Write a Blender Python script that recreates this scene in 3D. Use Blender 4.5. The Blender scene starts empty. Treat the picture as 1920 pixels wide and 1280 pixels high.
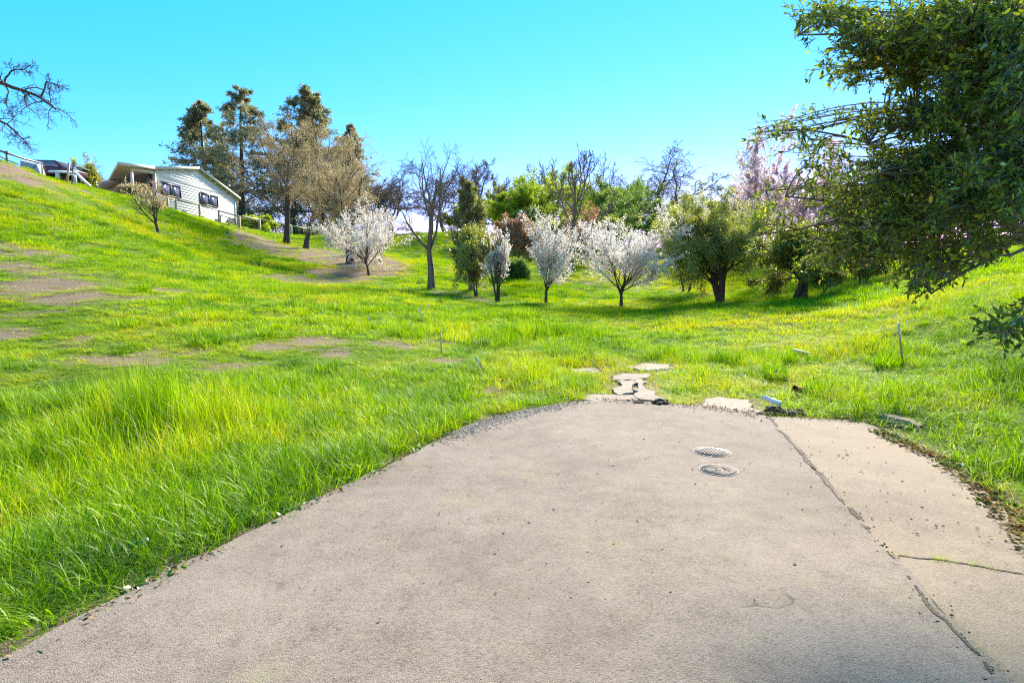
import bpy, bmesh, math, random
import numpy as np
from mathutils import Vector, Matrix

R = math.radians
scene = bpy.context.scene
C = scene.collection
rs = np.random.default_rng(7)
random.seed(7)

# ------------------------------------------------------------------ camera, sky, sun, exposure
EYE = np.array([0.0, 0.0, 1.6])
FPX = 1100.0                                   # focal length in pixels of the 1920 wide photograph
PITCH = math.atan(100.0 / FPX)                 # horizon lies 100 px above the middle
cam_d = bpy.data.cameras.new("camera")
cam = bpy.data.objects.new("camera", cam_d)
C.objects.link(cam)
cam_d.sensor_width = 36.0
cam_d.lens = 36.0 * FPX / 1920.0
cam_d.clip_start = 0.05
cam_d.clip_end = 5000.0
cam.location = EYE
cam.rotation_euler = (math.pi / 2 - PITCH, 0, 0)
scene.camera = cam

SUN_AZ, SUN_EL = R(27), R(36)                 # azimuth from +Y towards +X, elevation
world = bpy.data.worlds.new("World")
scene.world = world
world.use_nodes = True
wn, wl = world.node_tree.nodes, world.node_tree.links
wn.clear()
sky = wn.new("ShaderNodeTexSky")
sky.sky_type = 'NISHITA'
sky.sun_disc = False
sky.sun_elevation = SUN_EL
sky.sun_rotation = SUN_AZ
sky.air_density = 1.0
sky.dust_density = 0.0
sky.ozone_density = 1.0
sep = wn.new("ShaderNodeSeparateColor")
comb = wn.new("ShaderNodeCombineColor")
wl.new(sky.outputs[0], sep.inputs[0])
for ch, (g_, k_) in enumerate(((2.4, 0.043), (0.62, 0.87), (1.0, 0.74))):     # vivid cyan grade of the clear sky
    pw = wn.new("ShaderNodeMath")
    pw.operation = 'POWER'
    pw.inputs[1].default_value = g_
    ml = wn.new("ShaderNodeMath")
    ml.operation = 'MULTIPLY'
    ml.inputs[1].default_value = k_
    wl.new(sep.outputs[ch], pw.inputs[0])
    wl.new(pw.outputs[0], ml.inputs[0])
    wl.new(ml.outputs[0], comb.inputs[ch])
bg = wn.new("ShaderNodeBackground")
bg.inputs[1].default_value = 0.15
wo = wn.new("ShaderNodeOutputWorld")
wl.new(comb.outputs[0], bg.inputs[0])
wl.new(bg.outputs[0], wo.inputs[0])

sun_d = bpy.data.lights.new("sun", 'SUN')
sun_d.energy = 4.9
sun_d.angle = R(14)
sun_d.color = (1.0, 0.87, 0.71)
sun = bpy.data.objects.new("sun", sun_d)
C.objects.link(sun)
to_sun = Vector((math.sin(SUN_AZ) * math.cos(SUN_EL), math.cos(SUN_AZ) * math.cos(SUN_EL), math.sin(SUN_EL)))
sun.rotation_euler = to_sun.to_track_quat('Z', 'Y').to_euler()
sun.location = (-20, 20, 40)

vs = scene.view_settings
vs.view_transform = 'Standard'
vs.look = 'None'
vs.gamma = 1.0
vs.use_curve_mapping = False
vs.exposure = 1.54
scene.cycles.filter_width = 1.15
scene.cycles.use_denoising = False
scene.cycles.max_bounces = 8
scene.cycles.transmission_bounces = 6
scene.cycles.transparent_max_bounces = 8
scene.cycles.sample_clamp_indirect = 6.0

# ------------------------------------------------------------------ geometry of the view (to read positions off the photograph)
FW = np.array([0, math.cos(PITCH), -math.sin(PITCH)])
UP = np.array([0, math.sin(PITCH), math.cos(PITCH)])


def ray(px, py):
    d = np.array([1.0, 0, 0]) * ((px - 960) / FPX) + UP * ((640 - py) / FPX) + FW
    return d / d[1]


def P(px, py, Y):
    return EYE + ray(px, py) * Y


# terrain control points: photograph column, row, metres ahead
CTRL = [
    (0, 1000, 4.1), (0, 800, 6.6), (0, 660, 10.5), (0, 560, 14.5), (0, 470, 19.5), (0, 390, 25), (0, 305, 32),
    (100, 470, 20), (100, 400, 27), (100, 340, 37), (50, 324, 34.5), (150, 353, 41), (210, 366, 47), (248, 376, 49.4),
    (200, 560, 15.5), (200, 640, 11.5), (200, 450, 26), (300, 440, 36), (300, 520, 22), (330, 400, 53.5),
    (386, 411, 56), (421, 423, 59), (436, 424, 63), (458, 434, 58), (495, 437, 62), (525, 440, 66), (583, 449, 72), (614, 453, 76),
    (400, 470, 36), (400, 560, 18), (500, 480, 40), (500, 530, 27), (537, 459, 50), (572, 466, 49), (600, 500, 39), (658, 494, 42),
    (692, 517, 36), (600, 560, 21), (600, 640, 13), (750, 500, 40), (750, 560, 24), (808, 542, 32), (900, 556, 30),
    (933, 566, 28), (830, 660, 12.2), (800, 600, 18),
    (760, 440, 72), (840, 434, 72), (700, 445, 72), (790, 480, 50), (860, 490, 48), (972, 492, 45), (950, 470, 55), (1068, 512, 40),
    (1023, 572, 27), (1165, 577, 26), (1100, 620, 17), (1160, 470, 58), (1258, 470, 66), (1300, 545, 34), (1350, 567, 26),
    (1250, 600, 20), (1440, 560, 24), (1490, 561, 21.5), (1545, 553, 22.5), (1615, 545, 22.5), (1700, 510, 22), (1800, 490, 21), (1910, 462, 20),
    (1650, 560, 17.5), (1760, 560, 13.5), (1900, 600, 9.7), (1900, 700, 7.3), (1690, 683, 9.7), (1900, 850, 5.2), (1560, 640, 12),
    (1400, 640, 14.5),
]
cp = np.array([P(*c) for c in CTRL])
flat = [(x, y, 0.0) for x, y in [(-2.4, 2.4), (-1.7, 3.9), (-0.7, 5.8), (0.2, 7.8), (1.2, 8.8), (2.3, 11.2), (2.8, 8.2), (3.4, 4), (4.05, 5.6), (4.2, 6.8),
                                 (0, 0), (-3, 0), (3, 0), (-3, -10), (6, -10), (0, -20), (2, 5), (1, 3), (2, 7)]]
flat += [(-12, 0, -0.1), (-25, -5, 1.0), (-25, 10, 2.6), (-40, 20, 8.2), (-60, 40, 9.5), (-70, 0, 8), (14, 0, 2.4), (25, 10, 4.2), (30, 25, 4.6), (45, 45, 5.5), (-50, 70, 9.5), (-20, 100, 9), (20, 100, 7.5),
         (0, 90, 8.0), (60, 90, 8), (-80, 100, 9.5), (-30, -30, 0.5), (30, -30, 2), (70, 0, 6), (-36, 62, 9.0), (-45, 55, 9.2), (-39, 36, 8.8)]
cp = np.vstack([cp, np.array(flat, float)])
CX, CZ = cp[:, :2], cp[:, 2]


def _phi(r2):
    return 0.5 * r2 * np.log(r2 + 1e-9)


_n = len(CX)
_d2 = ((CX[:, None] - CX[None]) ** 2).sum(-1)
_A = np.zeros((_n + 3, _n + 3))
_A[:_n, :_n] = _phi(_d2) + np.eye(_n) * 3.0
_A[:_n, _n] = 1
_A[:_n, _n + 1:] = CX
_A[_n, :_n] = 1
_A[_n + 1:, :_n] = CX.T
_W = np.linalg.solve(_A, np.concatenate([CZ, np.zeros(3)]))


def tps(x, y):
    x = np.asarray(x, float)
    y = np.asarray(y, float)
    sh = x.shape
    q = np.stack([x.ravel().clip(-85, 85), y.ravel().clip(-32, 105)], -1)
    out = np.empty(len(q))
    for i in range(0, len(q), 20000):
        s = q[i:i + 20000]
        d2 = ((s[:, None] - CX[None]) ** 2).sum(-1)
        out[i:i + 20000] = _phi(d2) @ _W[:_n] + _W[_n] + s @ _W[_n + 1:]
    return out.reshape(sh)


def vnoise(x, y, s, seed=0):
    """smooth value noise in 0..1 with feature size s"""
    x = np.asarray(x, float) / s + 31.7 * seed
    y = np.asarray(y, float) / s - 17.3 * seed
    xi, yi = np.floor(x).astype(np.int64), np.floor(y).astype(np.int64)
    fx, fy = x - xi, y - yi
    fx, fy = fx * fx * (3 - 2 * fx), fy * fy * (3 - 2 * fy)

    def h(a, b):
        v = (a * 374761393 + b * 668265263 + seed * 974711) & 0x7fffffff
        v = ((v ^ (v >> 13)) * 1274126177) & 0x7fffffff
        return ((v ^ (v >> 16)) & 0xffff) / 65535.0
    return (h(xi, yi) * (1 - fx) + h(xi + 1, yi) * fx) * (1 - fy) + (h(xi, yi + 1) * (1 - fx) + h(xi + 1, yi + 1) * fx) * fy


def flatpt(px, py, z=0.0):
    d = ray(px, py)
    t = (z - EYE[2]) / d[2]
    return (EYE + d * t)[:2]


# outlines of the paved surfaces in metres
ROAD = [flatpt(*p) for p in [(0, 1243), (100, 1190), (300, 1085), (480, 1000), (600, 938), (700, 888), (800, 838), (880, 800), (960, 776), (1060, 758),
                             (1130, 752), (1240, 757), (1330, 764), (1440, 784), (1530, 884), (1640, 1012), (1760, 1152), (1880, 1278)]]
ROAD += [np.array([1.4, 0.0]), np.array([0.2, -5]), np.array([-1.0, -10]), np.array([-6.2, -10]), np.array([-4.4, -4]), np.array([-3.05, 0.4])]
CONC = [flatpt(*p) for p in [(1425, 782), (1520, 888), (1628, 1014), (1748, 1154), (1868, 1279)]]
CONC += [np.array([1.3, 0.0]), np.array([0.1, -5]), np.array([-1.1, -10]), np.array([0.3, -10.2]), np.array([1.6, -5]), np.array([2.75, 0.0])]
CONC += [flatpt(*p) for p in [(1990, 1080), (1920, 1010), (1865, 940), (1815, 895), (1745, 855), (1690, 832), (1655, 812), (1640, 800), (1600, 788), (1500, 783)]]
SLABS = [
    [(1318, 748), (1350, 745), (1400, 750), (1432, 770), (1428, 782), (1370, 774), (1322, 762)],
    [(1148, 727), (1165, 716), (1186, 713), (1191, 727), (1184, 738), (1160, 742)],
    [(1191, 712), (1208, 716), (1212, 730), (1234, 750), (1202, 750), (1189, 740), (1196, 727)],
    [(1162, 745), (1184, 741), (1198, 751), (1170, 752)],
    [(1138, 706), (1165, 701), (1216, 702), (1214, 709), (1180, 714), (1150, 714)],
    [(1180, 689), (1215, 682), (1258, 684), (1252, 693), (1222, 697), (1192, 695)],
    [(1062, 694), (1100, 690), (1135, 692), (1128, 700), (1085, 701)],
    [(1095, 751), (1112, 741), (1150, 742), (1170, 750), (1130, 752)],
]
SLABS = [[flatpt(*p) for p in s] for s in SLABS]


def inpoly(x, y, poly):
    x = np.asarray(x)
    y = np.asarray(y)
    r = np.zeros(x.shape, bool)
    n = len(poly)
    j = n - 1
    for i in range(n):
        xi, yi = poly[i]
        xj, yj = poly[j]
        c = ((yi > y) != (yj > y)) & (x < (xj - xi) * (y - yi) / (yj - yi + 1e-12) + xi)
        r ^= c
        j = i
    return r


def polydist(x, y, poly):
    x = np.asarray(x, float)
    y = np.asarray(y, float)
    best = np.full(x.shape, 1e9)
    n = len(poly)
    for i in range(n):
        ax, ay = poly[i]
        bx, by = poly[(i + 1) % n]
        dx, dy = bx - ax, by - ay
        t = (((x - ax) * dx + (y - ay) * dy) / (dx * dx + dy * dy + 1e-12)).clip(0, 1)
        best = np.minimum(best, np.hypot(x - ax - t * dx, y - ay - t * dy))
    return best


def pave_sd(x, y):
    """signed distance to paving, negative inside"""
    best = np.full(np.asarray(x).shape, 1e9)
    for poly in [ROAD, CONC] + SLABS:
        d = polydist(x, y, poly)
        d = np.where(inpoly(x, y, poly), -d, d)
        best = np.minimum(best, d)
    return best


def H(x, y, pave=True):
    x = np.asarray(x, float)
    y = np.asarray(y, float)
    z = tps(x, y)
    near = np.hypot(x, y)
    amp = np.clip((near - 3) / 12, 0.15, 1)
    z = z + amp * (0.16 * (vnoise(x, y, 3.1, 1) - .5) + 0.10 * (vnoise(x, y, 1.1, 2) - .5) + 0.5 * np.clip((near - 15) / 25, 0, 1) * (vnoise(x, y, 9.0, 3) - .5))
    if pave:
        m = near < 30
        if np.any(m):
            sd = np.full(x.shape, 9.0)
            sd[m] = pave_sd(x[m], y[m])
            k = np.clip((sd + 0.05) / 0.7, 0, 1)
            k = k * k * (3 - 2 * k)
            z = -0.03 * (1 - k) + (z + 0.0) * k
    return z


def G(px, py, dz=0.0):
    """first ground point behind a pixel of the photograph"""
    d = ray(px, py)
    t = np.linspace(1.5, 110, 2200)
    q = EYE[None] + d[None] * t[:, None]
    below = np.nonzero(q[:, 2] < H(q[:, 0], q[:, 1]))[0]
    i = below[0] if len(below) else len(t) - 1
    return np.array([q[i, 0], q[i, 1], float(H(q[i:i + 1, 0], q[i:i + 1, 1])[0]) + dz])


def onground(px, Y, dz=0.0):
    x = (px - 960) / FPX * Y * 1.004
    return np.array([x, Y, float(H(np.array([x]), np.array([Y]))[0]) + dz])


# bare earth: column, row, half width in px, strength
DIRT_PX = [(120, 560, 70, .8), (40, 590, 60, .7), (300, 540, 60, .5), (150, 640, 50, .6), (15, 470, 75, 1.0), (60, 500, 60, .6), (70, 535, 80, 1.0), (10, 627, 50, 1.1), (240, 678, 60, 1.0), (150, 675, 60, .7), (290, 680, 45, .7), (600, 640, 55, .9), (620, 660, 50, .9), (500, 652, 45, .7),
           (430, 688, 45, .7), (740, 645, 60, .9), (840, 676, 30, .9), (820, 640, 40, .6), (160, 520, 60, .6), (230, 560, 60, .5), (680, 655, 40, .5), (545, 645, 30, .5),
           (30, 320, 60, .9), (80, 335, 40, .9), (130, 350, 40, .8), (350, 660, 60, .4), (120, 690, 60, .4), (830, 552, 30, .6), (880, 560, 40, .9), (930, 735, 25, .7), (1110, 525, 60, .6), (60, 700, 40, .4), (980, 620, 40, .0)]
DIRT = []
for (px, py, rx, s) in DIRT_PX:
    g = G(px, py)
    DIRT.append((g[0], g[1], 1.2 * rx * g[1] / FPX, max(rx * g[1] / FPX * 1.25, .35), s))
MULCH = [G(*p)[:2] for p in [(460, 436), (520, 458), (600, 468), (690, 476), (745, 490), (752, 500), (720, 512), (690, 520), (640, 528), (560, 533), (500, 520), (600, 512), (650, 500), (600, 487), (520, 476), (440, 452)]]


def dirt(x, y):
    v = np.zeros(np.asarray(x).shape)
    for (cx, cy, rx, ry, s) in DIRT:
        v = np.maximum(v, s * np.exp(-(((x - cx) / rx) ** 2 + ((y - cy) / ry) ** 2) * 1.2))
    sd = polydist(x, y, MULCH)
    sd = np.where(inpoly(x, y, MULCH), sd, -sd)
    v = np.maximum(v, np.clip(1.0 + sd * 0.55, 0, 1.25))
    n = 0.55 * vnoise(x, y, 0.9, 5) + 0.45 * vnoise(x, y, 0.3, 6)
    return np.clip(v * 1.15 + (n - .55) * 1.3 * (v > .03), 0, 1)


# ------------------------------------------------------------------ materials
def newmat(name):
    m = bpy.data.materials.new(name)
    m.use_nodes = True
    nt = m.node_tree
    nt.nodes.clear()
    out = nt.nodes.new("ShaderNodeOutputMaterial")
    return m, nt, out


def N(nt, typ, **kw):
    n = nt.nodes.new(typ)
    for k, v in kw.items():
        if k.startswith('i_'):
            n.inputs[int(k[2:])].default_value = v
        else:
            setattr(n, k, v)
    return n


def ramp(nt, fac, stops):
    r = nt.nodes.new("ShaderNodeValToRGB")
    e = r.color_ramp.elements
    while len(e) < len(stops):
        e.new(0.5)
    for i, (p, c) in enumerate(stops):
        e[i].position = p
        e[i].color = (*c, 1) if len(c) == 3 else c
    nt.links.new(fac, r.inputs[0])
    return r.outputs[0]


def noise_fac(nt, scale, detail=4, rough=0.6, coord='Object', vec=None):
    n = N(nt, "ShaderNodeTexNoise")
    n.inputs['Scale'].default_value = scale
    n.inputs['Detail'].default_value = detail
    n.inputs['Roughness'].default_value = rough
    if vec is None:
        tc = N(nt, "ShaderNodeTexCoord")
        vec = tc.outputs[coord]
    nt.links.new(vec, n.inputs['Vector'])
    return n.outputs[0]


def mathn(nt, op, a, b=None, clamp=False):
    m = N(nt, "ShaderNodeMath", operation=op, use_clamp=clamp)
    for i, v in enumerate((a, b)):
        if v is None:
            continue
        if isinstance(v, (int, float)):
            m.inputs[i].default_value = v
        else:
            nt.links.new(v, m.inputs[i])
    return m.outputs[0]


def mixc(nt, fac, a, b, mode='MIX'):
    m = N(nt, "ShaderNodeMix", data_type='RGBA', blend_type=mode)
    for s, v in ((0, fac), (6, a), (7, b)):
        if isinstance(v, (int, float)):
            m.inputs[s].default_value = v
        elif isinstance(v, tuple):
            m.inputs[s].default_value = (*v, 1)
        else:
            nt.links.new(v, m.inputs[s])
    return m.outputs[2]


def plain(name, col, rough=0.7, var=0.25, scale=6.0, metal=0.0, bump=0.0, bscale=40.0, spec=0.4):
    m, nt, out = newmat(name)
    b = N(nt, "ShaderNodeBsdfPrincipled")
    f = noise_fac(nt, scale)
    lo = tuple(c * (1 - var) for c in col)
    hi = tuple(min(1, c * (1 + var)) for c in col)
    c = ramp(nt, f, [(0.3, lo), (0.7, hi)])
    nt.links.new(c, b.inputs['Base Color'])
    b.inputs['Roughness'].default_value = rough
    b.inputs['Metallic'].default_value = metal
    b.inputs['Specular IOR Level'].default_value = spec
    if bump:
        bp = N(nt, "ShaderNodeBump")
        bp.inputs['Strength'].default_value = bump
        bp.inputs['Distance'].default_value = 0.01
        nt.links.new(noise_fac(nt, bscale), bp.inputs['Height'])
        nt.links.new(bp.outputs[0], b.inputs['Normal'])
    nt.links.new(b.outputs[0], out.inputs[0])
    return m


def leafmat(name, stops, trans=0.45, gloss=0.08, rough=0.45, attr='tone', atype='GEOMETRY', rnd=0.0, tcol=(1.02, 1.1, 0.5)):
    """thin leaf: diffuse + translucent + a little gloss; colour from a per leaf number"""
    m, nt, out = newmat(name)
    a = N(nt, "ShaderNodeAttribute", attribute_type=atype, attribute_name=attr)
    f = a.outputs['Fac']
    if rnd:
        g = N(nt, "ShaderNodeAttribute", attribute_type='GEOMETRY', attribute_name='blade')
        f = mathn(nt, 'ADD', f, mathn(nt, 'MULTIPLY', mathn(nt, 'SUBTRACT', g.outputs['Fac'], 0.5), rnd))
    c = ramp(nt, f, stops)
    d = N(nt, "ShaderNodeBsdfDiffuse")
    t = N(nt, "ShaderNodeBsdfTranslucent")
    gl = N(nt, "ShaderNodeBsdfGlossy")
    gl.inputs['Roughness'].default_value = rough
    gl.inputs['Color'].default_value = (1, 1, 1, 1)
    nt.links.new(c, d.inputs[0])
    tc = mixc(nt, 1.0, c, tcol, 'MULTIPLY')
    nt.links.new(tc, t.inputs[0])
    ms = N(nt, "ShaderNodeMixShader")
    ms.inputs[0].default_value = trans
    nt.links.new(d.outputs[0], ms.inputs[1])
    nt.links.new(t.outputs[0], ms.inputs[2])
    m2 = N(nt, "ShaderNodeMixShader")
    fr = N(nt, "ShaderNodeFresnel")
    fr.inputs[0].default_value = 1.4
    nt.links.new(mathn(nt, 'MULTIPLY', fr.outputs[0], gloss * 3.0, True), m2.inputs[0])
    nt.links.new(ms.outputs[0], m2.inputs[1])
    nt.links.new(gl.outputs[0], m2.inputs[2])
    nt.links.new(m2.outputs[0], out.inputs[0])
    return m


def mat_ground():
    m, nt, out = newmat("meadow_soil")
    b = N(nt, "ShaderNodeBsdfPrincipled")
    a = N(nt, "ShaderNodeAttribute", attribute_name='dirt')
    n1 = noise_fac(nt, 1.3, 6, .65)
    n2 = noise_fac(nt, 9.0, 6, .7)
    n3 = noise_fac(nt, 45.0, 4, .7)
    grass = ramp(nt, n2, [(0.25, (0.05, 0.075, 0.012)), (0.5, (0.11, 0.17, 0.02)), (0.75, (0.17, 0.21, 0.035))])
    soil = ramp(nt, n3, [(0.3, (0.06, 0.042, 0.03)), (0.5, (0.17, 0.125, 0.092)), (0.7, (0.33, 0.26, 0.20))])
    soil = mixc(nt, mathn(nt, 'MULTIPLY', n1, 0.5), soil, (0.26, 0.20, 0.14))
    f = mathn(nt, 'ADD', a.outputs['Fac'], mathn(nt, 'MULTIPLY', mathn(nt, 'SUBTRACT', n2, 0.5), 1.3), True)
    c = mixc(nt, ramp(nt, f, [(0.3, (0, 0, 0)), (0.6, (1, 1, 1))]), grass, soil)
    nt.links.new(c, b.inputs['Base Color'])
    b.inputs['Roughness'].default_value = 0.95
    b.inputs['Specular IOR Level'].default_value = 0.1
    bp = N(nt, "ShaderNodeBump")
    bp.inputs['Strength'].default_value = 0.8
    bp.inputs['Distance'].default_value = 0.04
    nt.links.new(mathn(nt, 'ADD', n2, mathn(nt, 'MULTIPLY', n3, .4)), bp.inputs['Height'])
    nt.links.new(bp.outputs[0], b.inputs['Normal'])
    nt.links.new(b.outputs[0], out.inputs[0])
    return m


def mat_asphalt(name, lo, mid, hi, moss=0.35, grain=150.0, crack=True, warm=None, bump=0.6):
    m, nt, out = newmat(name)
    b = N(nt, "ShaderNodeBsdfPrincipled")
    tc = N(nt, "ShaderNodeTexCoord")
    v = tc.outputs['Object']
    vor = N(nt, "ShaderNodeTexVoronoi")
    vor.inputs['Scale'].default_value = grain
    nt.links.new(v, vor.inputs['Vector'])
    cellv = N(nt, "ShaderNodeSeparateColor")
    nt.links.new(vor.outputs['Color'], cellv.inputs[0])
    fine = noise_fac(nt, 60, 6, .75, vec=v)
    mids = noise_fac(nt, 5, 5, .65, vec=v)
    big = noise_fac(nt, 0.9, 4, .55, vec=v)
    f = mathn(nt, 'ADD', mathn(nt, 'ADD', mathn(nt, 'MULTIPLY', cellv.outputs[0], .24), .05), mathn(nt, 'MULTIPLY', fine, .5))
    f = mathn(nt, 'ADD', f, mathn(nt, 'MULTIPLY', mathn(nt, 'SUBTRACT', mids, .5), .34))
    f = mathn(nt, 'ADD', f, mathn(nt, 'MULTIPLY', mathn(nt, 'SUBTRACT', big, .5), .35))
    c = ramp(nt, f, [(0.14, lo), (0.42, mid), (0.78, hi)])
    # dark damp stains and pale scuffs with a shape of their own
    st1 = ramp(nt, noise_fac(nt, 0.55, 7, .68, vec=v), [(0.47, (0, 0, 0)), (0.66, (1, 1, 1))])
    c = mixc(nt, mathn(nt, 'MULTIPLY', st1, .5), c, tuple(x_ * .52 for x_ in mid))
    st2 = ramp(nt, noise_fac(nt, 7.0, 6, .75, vec=v), [(0.58, (0, 0, 0)), (0.70, (1, 1, 1))])
    c = mixc(nt, mathn(nt, 'MULTIPLY', st2, .45), c, lo)
    pit = ramp(nt, noise_fac(nt, 38.0, 3, .6, vec=v), [(0.62, (0, 0, 0)), (0.70, (1, 1, 1))])
    c = mixc(nt, mathn(nt, 'MULTIPLY', pit, .5), c, lo)
    # thin moss / lichen film in patches with a shape of their own
    mo = ramp(nt, noise_fac(nt, 1.6, 5, .7, vec=v), [(0.56, (0, 0, 0)), (0.68, (1, 1, 1))])
    c = mixc(nt, mathn(nt, 'MULTIPLY', mo, moss), c, (0.27, 0.25, 0.13))
    if warm:
        wv = ramp(nt, noise_fac(nt, 0.8, 3, .5, vec=v), [(0.4, (0, 0, 0)), (0.65, (1, 1, 1))])
        c = mixc(nt, mathn(nt, 'MULTIPLY', wv, .6), c, warm)
    h = mathn(nt, 'ADD', mathn(nt, 'MULTIPLY', vor.outputs['Distance'], -.7), mathn(nt, 'ADD', fine, mathn(nt, 'MULTIPLY', mids, .8)))
    if crack:
        n = N(nt, "ShaderNodeTexNoise")
        n.inputs['Scale'].default_value = 3.0
        n.inputs['Detail'].default_value = 5
        nt.links.new(v, n.inputs['Vector'])
        vm = N(nt, "ShaderNodeVectorMath", operation='MULTIPLY_ADD')
        nt.links.new(n.outputs['Color'], vm.inputs[0])
        vm.inputs[1].default_value = (.35, .35, 0)
        nt.links.new(v, vm.inputs[2])
        cv = N(nt, "ShaderNodeTexVoronoi", feature='DISTANCE_TO_EDGE')
        cv.inputs['Scale'].default_value = 0.85
        nt.links.new(vm.outputs[0], cv.inputs['Vector'])
        line = ramp(nt, cv.outputs['Distance'], [(0.0, (1, 1, 1)), (0.006, (0, 0, 0))])
        msk = ramp(nt, noise_fac(nt, 1.1, 3, .5, vec=v), [(0.62, (0, 0, 0)), (0.70, (1, 1, 1))])
        k = mathn(nt, 'MULTIPLY', line, msk)
        c = mixc(nt, mathn(nt, 'MULTIPLY', k, .75), c, (0.05, 0.043, 0.035))
        h = mathn(nt, 'SUBTRACT', h, mathn(nt, 'MULTIPLY', k, 1.5))
    nt.links.new(c, b.inputs['Base Color'])
    b.inputs['Roughness'].default_value = 0.85
    b.inputs['Specular IOR Level'].default_value = 0.25
    bp = N(nt, "ShaderNodeBump")
    bp.inputs['Strength'].default_value = bump
    bp.inputs['Distance'].default_value = 0.008
    nt.links.new(h, bp.inputs['Height'])
    nt.links.new(bp.outputs[0], b.inputs['Normal'])
    nt.links.new(b.outputs[0], out.inputs[0])
    return m


def mat_bark(name, lo, hi, scale=14):
    m, nt, out = newmat(name)
    b = N(nt, "ShaderNodeBsdfPrincipled")
    tc = N(nt, "ShaderNodeTexCoord")
    mp = N(nt, "ShaderNodeMapping")
    mp.inputs['Scale'].default_value = (1, 1, .25)
    nt.links.new(tc.outputs['Object'], mp.inputs[0])
    f = noise_fac(nt, scale, 6, .7, vec=mp.outputs[0])
    nt.links.new(ramp(nt, f, [(0.3, lo), (0.7, hi)]), b.inputs['Base Color'])
    b.inputs['Roughness'].default_value = 0.9
    b.inputs['Specular IOR Level'].default_value = 0.2
    bp = N(nt, "ShaderNodeBump")
    bp.inputs['Strength'].default_value = 0.8
    bp.inputs['Distance'].default_value = 0.03
    nt.links.new(f, bp.inputs['Height'])
    nt.links.new(bp.outputs[0], b.inputs['Normal'])
    nt.links.new(b.outputs[0], out.inputs[0])
    return m


def mat_siding():
    m, nt, out = newmat("white_lap_siding")
    b = N(nt, "ShaderNodeBsdfPrincipled")
    f = noise_fac(nt, 1.5, 5, .6)
    nt.links.new(ramp(nt, f, [(0.3, (0.86, 0.85, 0.84)), (0.7, (0.92, 0.915, 0.905))]), b.inputs['Base Color'])
    b.inputs['Roughness'].default_value = 0.55
    nt.links.new(b.outputs[0], out.inputs[0])
    return m


def mat_glass():
    m, nt, out = newmat("window_glass")
    b = N(nt, "ShaderNodeBsdfPrincipled")
    b.inputs['Base Color'].default_value = (0.13, 0.14, 0.22, 1)
    b.inputs['Roughness'].default_value = 0.05
    b.inputs['Specular IOR Level'].default_value = 0.9
    bp = N(nt, "ShaderNodeBump")
    bp.inputs['Strength'].default_value = 0.05
    nt.links.new(noise_fac(nt, 1.0, 2), bp.inputs['Height'])
    nt.links.new(bp.outputs[0], b.inputs['Normal'])
    nt.links.new(b.outputs[0], out.inputs[0])
    return m


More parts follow.
